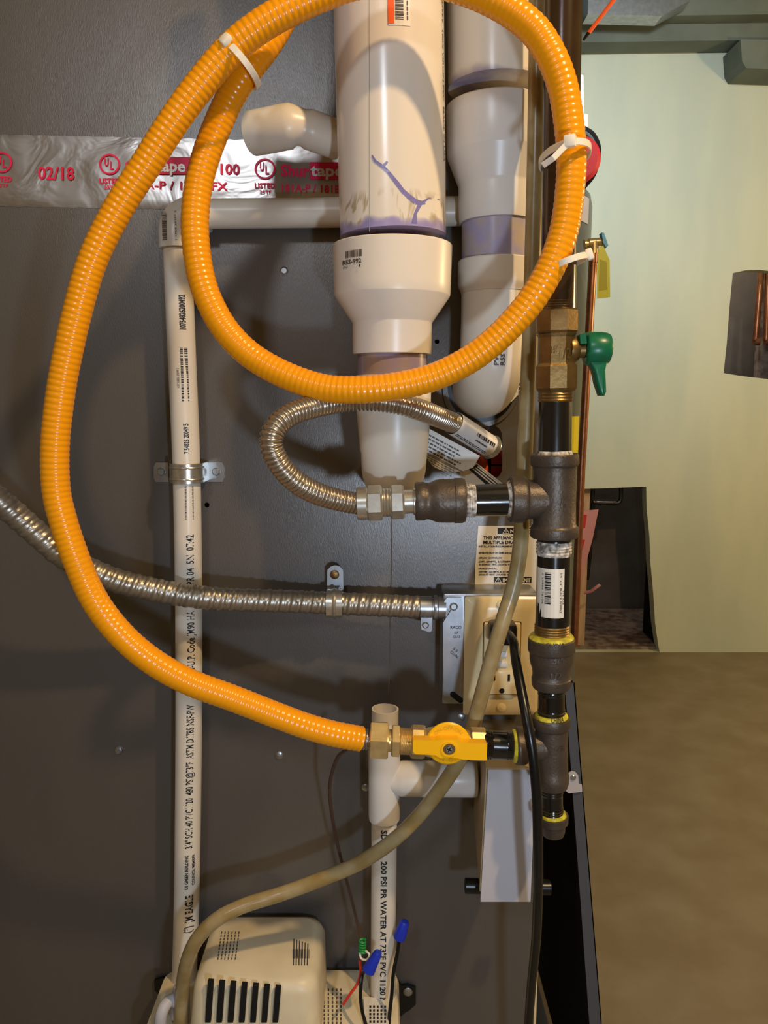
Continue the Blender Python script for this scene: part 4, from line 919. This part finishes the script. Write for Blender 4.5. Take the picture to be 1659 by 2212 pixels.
R = [sect(.18, xl2, xr2, yF+.01, yB, .014), sect(zl-.008, xl2+.01, xr2-.001, yF+.014, yB, .014), sect(zl-.002, xl2+.012, xr2-.003, yF+.016, yB-.002, .014), sect(zl, xl2+.018, xr2-.008, yF+.022, yB-.008, .012)]
MB().rings(R).build('tank', M['pump'], pu, 40)
# printed text on top of the covers
tf = lambda u, v: Vector((P(u, v, 1).x, 0, 0))
def ontop(z):
    def f(px, py):
        v = (1106-py)/F; dz = v*ct-st; t = (z+.0004-CZ)/dz; return Vector(((px-829.5)/F*t, t*(ct+v*st), z+.0004))
    return f
f1 = ontop(zt); mk = MB()
put_bars(mk, lambda u, v: f1(u, v), 632, 668, 2050, 2070, 5, 1.5)
for k in range(6):
    xx = 634+k*6; 
    mk.add([f1(xx, 2028+k*2), f1(xx+2.5, 2028+k*2), f1(xx+1, 2085), f1(xx-1.5, 2085)], [(0, 1, 2, 3)])
mk.build('warning_print', M['inkg'], mc, 0); mk = MB()
for k in range(6):
    xx = 478+k*7.5
    for j in range(9):
        yy = 2012+j*7; mk.add([f1(xx-j*1.0, yy), f1(xx+2.4-j*1.0, yy), f1(xx+1.6-j*1.0, yy+5), f1(xx-.8-j*1.0, yy+5)], [(0, 1, 2, 3)])
mk.build('printed_text', M['inkg'], mc, 0)
f2 = ontop(zl); mk = MB()
for k in range(6):
    xx = 690+k*9
    for j in range(9):
        yy = 2135+j*9; mk.add([f2(xx, yy), f2(xx+3, yy), f2(xx+3, yy+6), f2(xx, yy+6)], [(0, 1, 2, 3)])
mk.build('printed_text', M['inkg'], pu, 0)
mb = MB(); 
f2 = ontop(zl+.004); mb.add([f2(785, 2153), f2(839, 2157), f2(840, 2260), f2(790, 2260)], [(0, 1, 2, 3)]); mb.add([v+Vector((0, 0, -.004)) for v in mb.v[:4]], [(3, 2, 1, 0)])
mb.add([mb.v[0], mb.v[1], mb.v[5], mb.v[4], mb.v[2], mb.v[3], mb.v[7], mb.v[6]], [(0, 1, 2, 3), (4, 5, 6, 7)])
sg = mb.build('instruction_label', M['paper'], pu, 0)
mk = MB(); f2 = ontop(zl+.0045)
for k in range(5):
    xx = 798+k*8
    for j in range(5): yy = 2172+j*8; mk.add([f2(xx, yy), f2(xx+4, yy), f2(xx+4, yy+5), f2(xx, yy+5)], [(0, 1, 2, 3)])
mk.build('label_print', M['ink'], sg, 0)
mb = MB().lathe([P(392, 2135, .70), P(388, 2190, .70)], [.0085, .010], 24); mb.tube(crom(PX([(400, 2175, .69), (370, 2160, .69), (350, 2185, .68), (345, 2230, .68)]), .005), .006, 16); mb.build('outlet_fitting', M['grey'], pu)
bk = MB().prism(poly_px([(860, 2122), (868, 2130), (880, 2128), (898, 2134), (898, 2170), (885, 2182), (872, 2190), (866, 2196), (860, 2190)], PY-.004), (0, .003, 0))
bt_ = thing('mounting_clip', P(880, 2196, PY), 'black mounting clip at the lower right of the pump', 'bracket'); bk.build('clip', M['black'], bt_, 0); screw(881, 2142, PY-.004, 8, bt_, M['galv'])
bt2 = thing('mounting_clip', P(342, 2160, PY), 'black mounting clip half hidden at the left of the pump', 'bracket')
MB().prism(poly_px([(333, 2118), (352, 2112), (366, 2120), (362, 2145), (345, 2150), (334, 2140)], PY-.004), (0, .003, 0)).build('clip', M['black'], bt2, 0)

# ------------------------------------------------------------------ loose low voltage wires
w1 = thing('brown_wire', P(783, 2035, .72), 'thin brown wire hanging below the orange hose end', 'wire')
MB().tube(crom(PX([(752, 1617, .66), (730, 1635, .67), (717, 1670, .69), (712, 1705, .70), (715, 1745, .71), (726, 1810, .715), (744, 1885, .715), (760, 1945, .71), (778, 2020, .705), (783, 2040, .70)]), .004), .0017, 10).build('wire', M['capil'], w1)
w2 = thing('wire_splice', P(800, 2100, .69), 'green, white and red wires twisted above the pump with a blue wire nut', 'wires')
hx_ = []
for k in range(60):
    a = k*.55; t = k/59; p = P(783+6*math.cos(a), 2030+28*t, .70); hx_.append(p+Vector((0, .002*math.sin(a), 0)))
MB().tube(hx_, .0011, 8).build('green_wire', M['wiregreen'], w2)
MB().tube(crom(PX([(777, 2055, .70), (780, 2070, .698), (792, 2073, .695), (798, 2062, .695), (788, 2052, .70)]), .002), .0011, 8).build('white_wire', M['wirew'], w2)
MB().tube(crom(PX([(777, 2075, .70), (779, 2100, .70), (772, 2125, .695), (758, 2145, .692), (741, 2170, .69)]), .003), .0014, 8).build('red_wire', M['wirered'], w2)
MB().tube(crom(PX([(792, 2095, .69), (783, 2105, .695), (780, 2125, .69), (779, 2160, .685), (785, 2195, .68), (800, 2240, .68)]), .004), .0018, 10).build('black_wire', M['black'], w2)
cA = P(796, 2096, .69); cB = P(818, 2056, .69); MB().lathe([cA, cA.lerp(cB, .15), cB.lerp(cA, .1), cB], [.0068, .0064, .0044, .0034], 12).build('wire_nut', M['blue'], w2, 25)
w3 = thing('capped_wire', P(868, 2030, .72), 'black wire topped by a bright blue wire nut beside the drain pipe', 'wire')
cA = P(862, 2026, .715); cB = P(875, 1990, .715); MB().lathe([cA, cA.lerp(cB, .2), cB.lerp(cA, .1), cB], [.0062, .0066, .0050, .0038], 12).build('wire_nut', M['blue'], w3, 25)
MB().tube(crom(PX([(863, 2024, .715), (858, 2060, .712), (850, 2100, .705), (846, 2150, .70), (841, 2200, .695), (841, 2250, .69)]), .004), .0019, 10).build('wire', M['black'], w3)

# ------------------------------------------------------------------ cable ties
def tie(name_label, c, axis, major, a, b, head_ang, tail=None, w=.0046, lab=None):
    t = thing('cable_tie', c, lab, 'cable tie')
    ax = axis.normalized(); mj = (major-ax*major.dot(ax)).normalized(); mn = ax.cross(mj); R = []; N = 48
    for k in range(N):
        an = 2*PI*k/N; d = mj*math.cos(an)*a+mn*math.sin(an)*b; nn = (mj*math.cos(an)/a+mn*math.sin(an)/b).normalized()
        R.append([c+d-ax*w/2, c+d+ax*w/2, c+d+ax*w/2+nn*.0012, c+d-ax*w/2+nn*.0012])
    MB().rings(R, closed=True).build('strap', M['tie'], t)
    d = mj*math.cos(head_ang)*a+mn*math.sin(head_ang)*b; nn = (mj*math.cos(head_ang)/a+mn*math.sin(head_ang)/b).normalized(); tt = ax.cross(nn)
    rot = Matrix((tt, ax, nn)).transposed(); MB().rbox(c+d+nn*.0032, (.0085, .0085, .0052), .0014, rot).build('head', M['tie'], t)
    if tail:
        p = [c+d+nn*.003]+tail; dv = (p[-1]-p[0]).normalized(); sd = dv.cross(Vector((0, -1, 0))).normalized()*w*.45
        mb = MB(); R = []
        for q in p: R.append([q-sd, q+sd, q+sd+Vector((0, -.001, 0)), q-sd+Vector((0, -.001, 0))])
        mb.rings(R).build('tail', M['tie'], t)
    return t
pA = P(505, 104, .605); pB = P(540, 152, .625); cm = P(518, 139, .61)
axv = P(560, 60, .60)-P(440, 180, .60)
tie('', cm, axv, P(548, 185, .612)-P(480, 95, .60), .0185, .0315, PI*1.24, lab='white cable tie binding the two orange hose strands at upper left')
cr = P(1222, 345, .612)
tie('', P(1219, 340, .61), Vector((-.05, 0, 1)), Vector((1, 0, 0)), .0165, .036, 3*PI/2-.30 if False else 3.95+.55, [P(1195, 342, .572), P(1172, 358, .58)], lab='white cable tie fixing the hose to the iron pipe, tail out left')
tie('', P(1210, 577, .615), Vector((-.35, 0, 1)), Vector((1, 0, .1)), .0178, .036, 5.75, None, lab='white cable tie at the lower right of the loop, head to the right')

# ------------------------------------------------------------------ water heater and things beyond
HY = 1.9; hr = .25; hx0 = P(1280, 480, HY).x-hr-.01
wh = thing('water_heater', (hx0, HY, 0), 'tall grey water heater tank half hidden behind the iron pipe', 'water heater')
ztp = P(0, 412, HY).z
def cyl(zs): return [Vector((hx0, HY, z)) for z, r in zs], [r for z, r in zs]
a, b = cyl([(.05, hr), (ztp-.05, hr), (ztp-.03, hr-.004), (ztp-.012, hr-.02), (ztp-.003, hr-.06), (ztp, .01)]); MB().lathe(a, b, 72).build('tank', M['tank'], wh)
a, b = cyl([(0, hr-.02), (.05, hr-.02)]); MB().lathe(a, b, 48).build('base_ring', M['dark'], wh)
def tankf(z, ang, off=.001): return Vector((hx0+math.sin(ang)*(hr+off), HY-math.cos(ang)*(hr+off), z))
def tpatch(px0, px1, py0, py1, m, name):
    mb = MB(); 
    def ang(px, py):
        best = 0
        for k in range(200):
            an = PI*.5*k/200; p = tankf(1, an); t = p.y; x = 829.5+p.x/ (tY(py, p.y)/F)
            if x <= px: best = an
        return best
    za = P(0, py0, HY-.1).z; zb = P(0, py1, HY-.1).z; A, B = ang(px0, (py0+py1)/2), ang(px1, (py0+py1)/2)
    for k in range(6):
        q, r = A+(B-A)*k/6, A+(B-A)*(k+1)/6; mb.add([tankf(za, q), tankf(za, r), tankf(zb, r), tankf(zb, q)], [(0, 1, 2, 3)])
    return mb.build(name, m, wh)
tpatch(1257, 1272, 435, 490, M['grey'], 'rating_label'); tpatch(1243, 1254, 415, 475, M['paper'], 'paper_label'); 
tpatch(1234, 1250, 898, 985, mat('yellow_label', '#e3d61d', .4), 'yellow_label')
vY = 1.66
lat((1262, 528), (1300, 522), vY, [(1262, 11), (1266, 11), (1267, 8), (1272, 8)], 20).build('valve_neck', M['brass'], wh)
rv = thing('relief_valve', P(1280, 545, vY), 'brass relief valve with a blue lever on the water heater side', 'valve')
mb = lat((1268, 526), (1306, 521), vY, [(1270, 8), (1272, 10), (1290, 9), (1300, 8), (1304, 7)], 24); lat((1283, 515), (1283, 548), vY, [(520, 10), (546, 10)], 20, mb=mb).build('valve_body', M['brass'], rv)
M['blueg'] = mat('blue_grey_metal', '#4e86a6', .35, .4)
MB().prism(poly_px([(1300, 502), (1305, 503), (1314, 530), (1310, 535), (1303, 524)], vY-.012), (0, .02, 0)).build('lever', M['blueg'], rv, 0)
yt = thing('yellow_tag', P(1305, 644, vY), 'yellow plastic tag hanging from the relief valve', 'tag')
MB().prism(poly_px([(1295, 533), (1303, 530), (1311, 548), (1317, 562), (1318, 642), (1290, 645), (1290, 580), (1293, 545)], vY-.02), (0, .001, 0)).build('sheet', M['tag_y'], yt, 0)
MB().prism(poly_px([(1296, 560), (1311, 566), (1312, 625), (1294, 628)], vY-.0206), (0, .0004, 0)).build('print_block', mat('olive_print', '#a8a02c', .5), yt, 0)
cpz = thing('copper_pipe', P(1240, 1390, vY), 'brown copper discharge pipe running down from the relief valve', 'pipe')
MB().tube(PX([(1282, 545, vY), (1270, 760, vY), (1256, 1010, vY), (1240, 1395, vY)]), .0085, 20).build('pipe', M['copper'], cpz)
lat((1282, 545), (1280, 600), vY, [(546, 9.5), (566, 9.5), (567, 8)], 20).build('fitting', M['copper'], cpz)
wp = thing('white_pipe', P(1260, 300, 1.8), 'white plastic pipe peeking out right of the orange loop', 'pipe')
MB().tube(PX([(1252, 165, 1.8), (1255, 300, 1.8), (1252, 420, 1.8)]), .0085, 16).build('pipe', M['pvcw'], wp)
MB().tube(PX([(1260, 250, 1.79), (1260, 330, 1.79)]), .011, 16).build('coupling', M['pvcw'], wp)
rw = thing('red_disc', P(1262, 395, 1.75), 'red round disc just right of the orange hose loop', 'handwheel')
c = P(1243, 343, 1.75); MB().lathe([c, c+Vector((.004, .012, 0)), c+Vector((.006, .02, 0))], [.046, .052, .046], 40).build('disc', M['red'], rw)
MB().lathe([c+Vector((0, -.01, 0)), c+Vector((0, 0, 0))], [.02, .024], 24).build('hub', M['red'], rw)
cl = thing('cable_loop', P(1275, 380, 1.78), 'loop of black cables behind the red disc', 'cable')
for k, (e1, e2, m_) in enumerate(((0, 0, 'black'), (-7, 6, 'tank'), (-13, 10, 'black'))):
    MB().tube(crom(PX([(1262+e1, 276+e2, 1.78), (1282+e1, 290+e2, 1.78), (1294+e1, 318+e2, 1.78), (1292+e1, 350+e2, 1.78), (1282+e1, 380, 1.78), (1262+e1, 405, 1.78)]), .006), .0042, 10).build('cable', M[m_], cl)

# things in and before the wall opening
ws = thing('wood_stake', P(1250, 1400, 2.995), 'pale wooden stake standing in the wall opening', 'stake')
MB().prism(poly_px([(1256, 1052), (1275, 1052), (1262, 1395), (1237, 1395)], 2.995), (0, .03, 0)).build('stake', M['wood'], ws, 0)
pf = thing('plastic_film', P(1262, 1250, 2.8), 'translucent pink film with red print on the wooden stake', 'plastic film')
MB().prism(poly_px([(1246, 1105), (1293, 1100), (1280, 1165), (1262, 1230), (1246, 1290)], 2.991), (0, .002, 0)).build('sheet', M['pink'], pf, 0)
MB().prism(poly_px([(1250, 1112), (1268, 1112), (1264, 1140), (1250, 1145)], 2.989), (0, .001, 0)).prism(poly_px([(1248, 1166), (1264, 1166), (1258, 1188), (1248, 1192)], 2.989), (0, .001, 0)).build('red_print', M['red'], pf, 0)
MB().tube(crom(PX([(1262, 1280, 2.8), (1275, 1278, 2.79), (1286, 1270, 2.78), (1296, 1263, 2.78)]), .01), .006, 10).build('twist', M['pink'], pf)
th_ = thing('plastic_bracket', P(1315, 1090, 3.0), 'black plastic frame hanging at the top of the wall opening', 'handle')
MB().tube(crom(PX([(1282, 1045, 3.0), (1280, 1075, 3.0), (1284, 1085, 3.0), (1310, 1087, 3.0), (1334, 1086, 3.0), (1341, 1076, 3.0), (1341, 1045, 3.0)]), .006), .008, 10).build('frame', M['black'], th_)
MB().tube(PX([(1281, 1086, 3.03), (1276, 1150, 3.03), (1274, 1200, 3.03), (1268, 1252, 3.03)]), .008, 10).build('hanging_strap', M['black'], th_)
for i, (x0_, x1_, lab) in enumerate(((1632, 1646, 'left copper pipe inside the square wall hole'), (1655, 1660, 'right copper pipe at the edge of the square wall hole'))):
    c_ = thing('copper_pipe', P(x0_, 745, 3.1), lab, 'pipe'); MB().tube(PX([(x1_, 560, 3.1), (x0_, 735, 3.1)]), .012, 14).build('pipe', M['copper'], c_)
    MB().lathe([P(x0_-3, 738, 3.1), P(x0_+8, 738, 3.1)], [.015, .015], 16).build('fitting', M['copper'], c_)
bd = thing('pipe_board', P(1650, 820, 3.3), 'brown wooden board behind the copper pipes in the square hole', 'board')
MB().box(P(1680, 700, 3.3), (.16, .03, .7)).build('board', M['sill'], bd, 0)
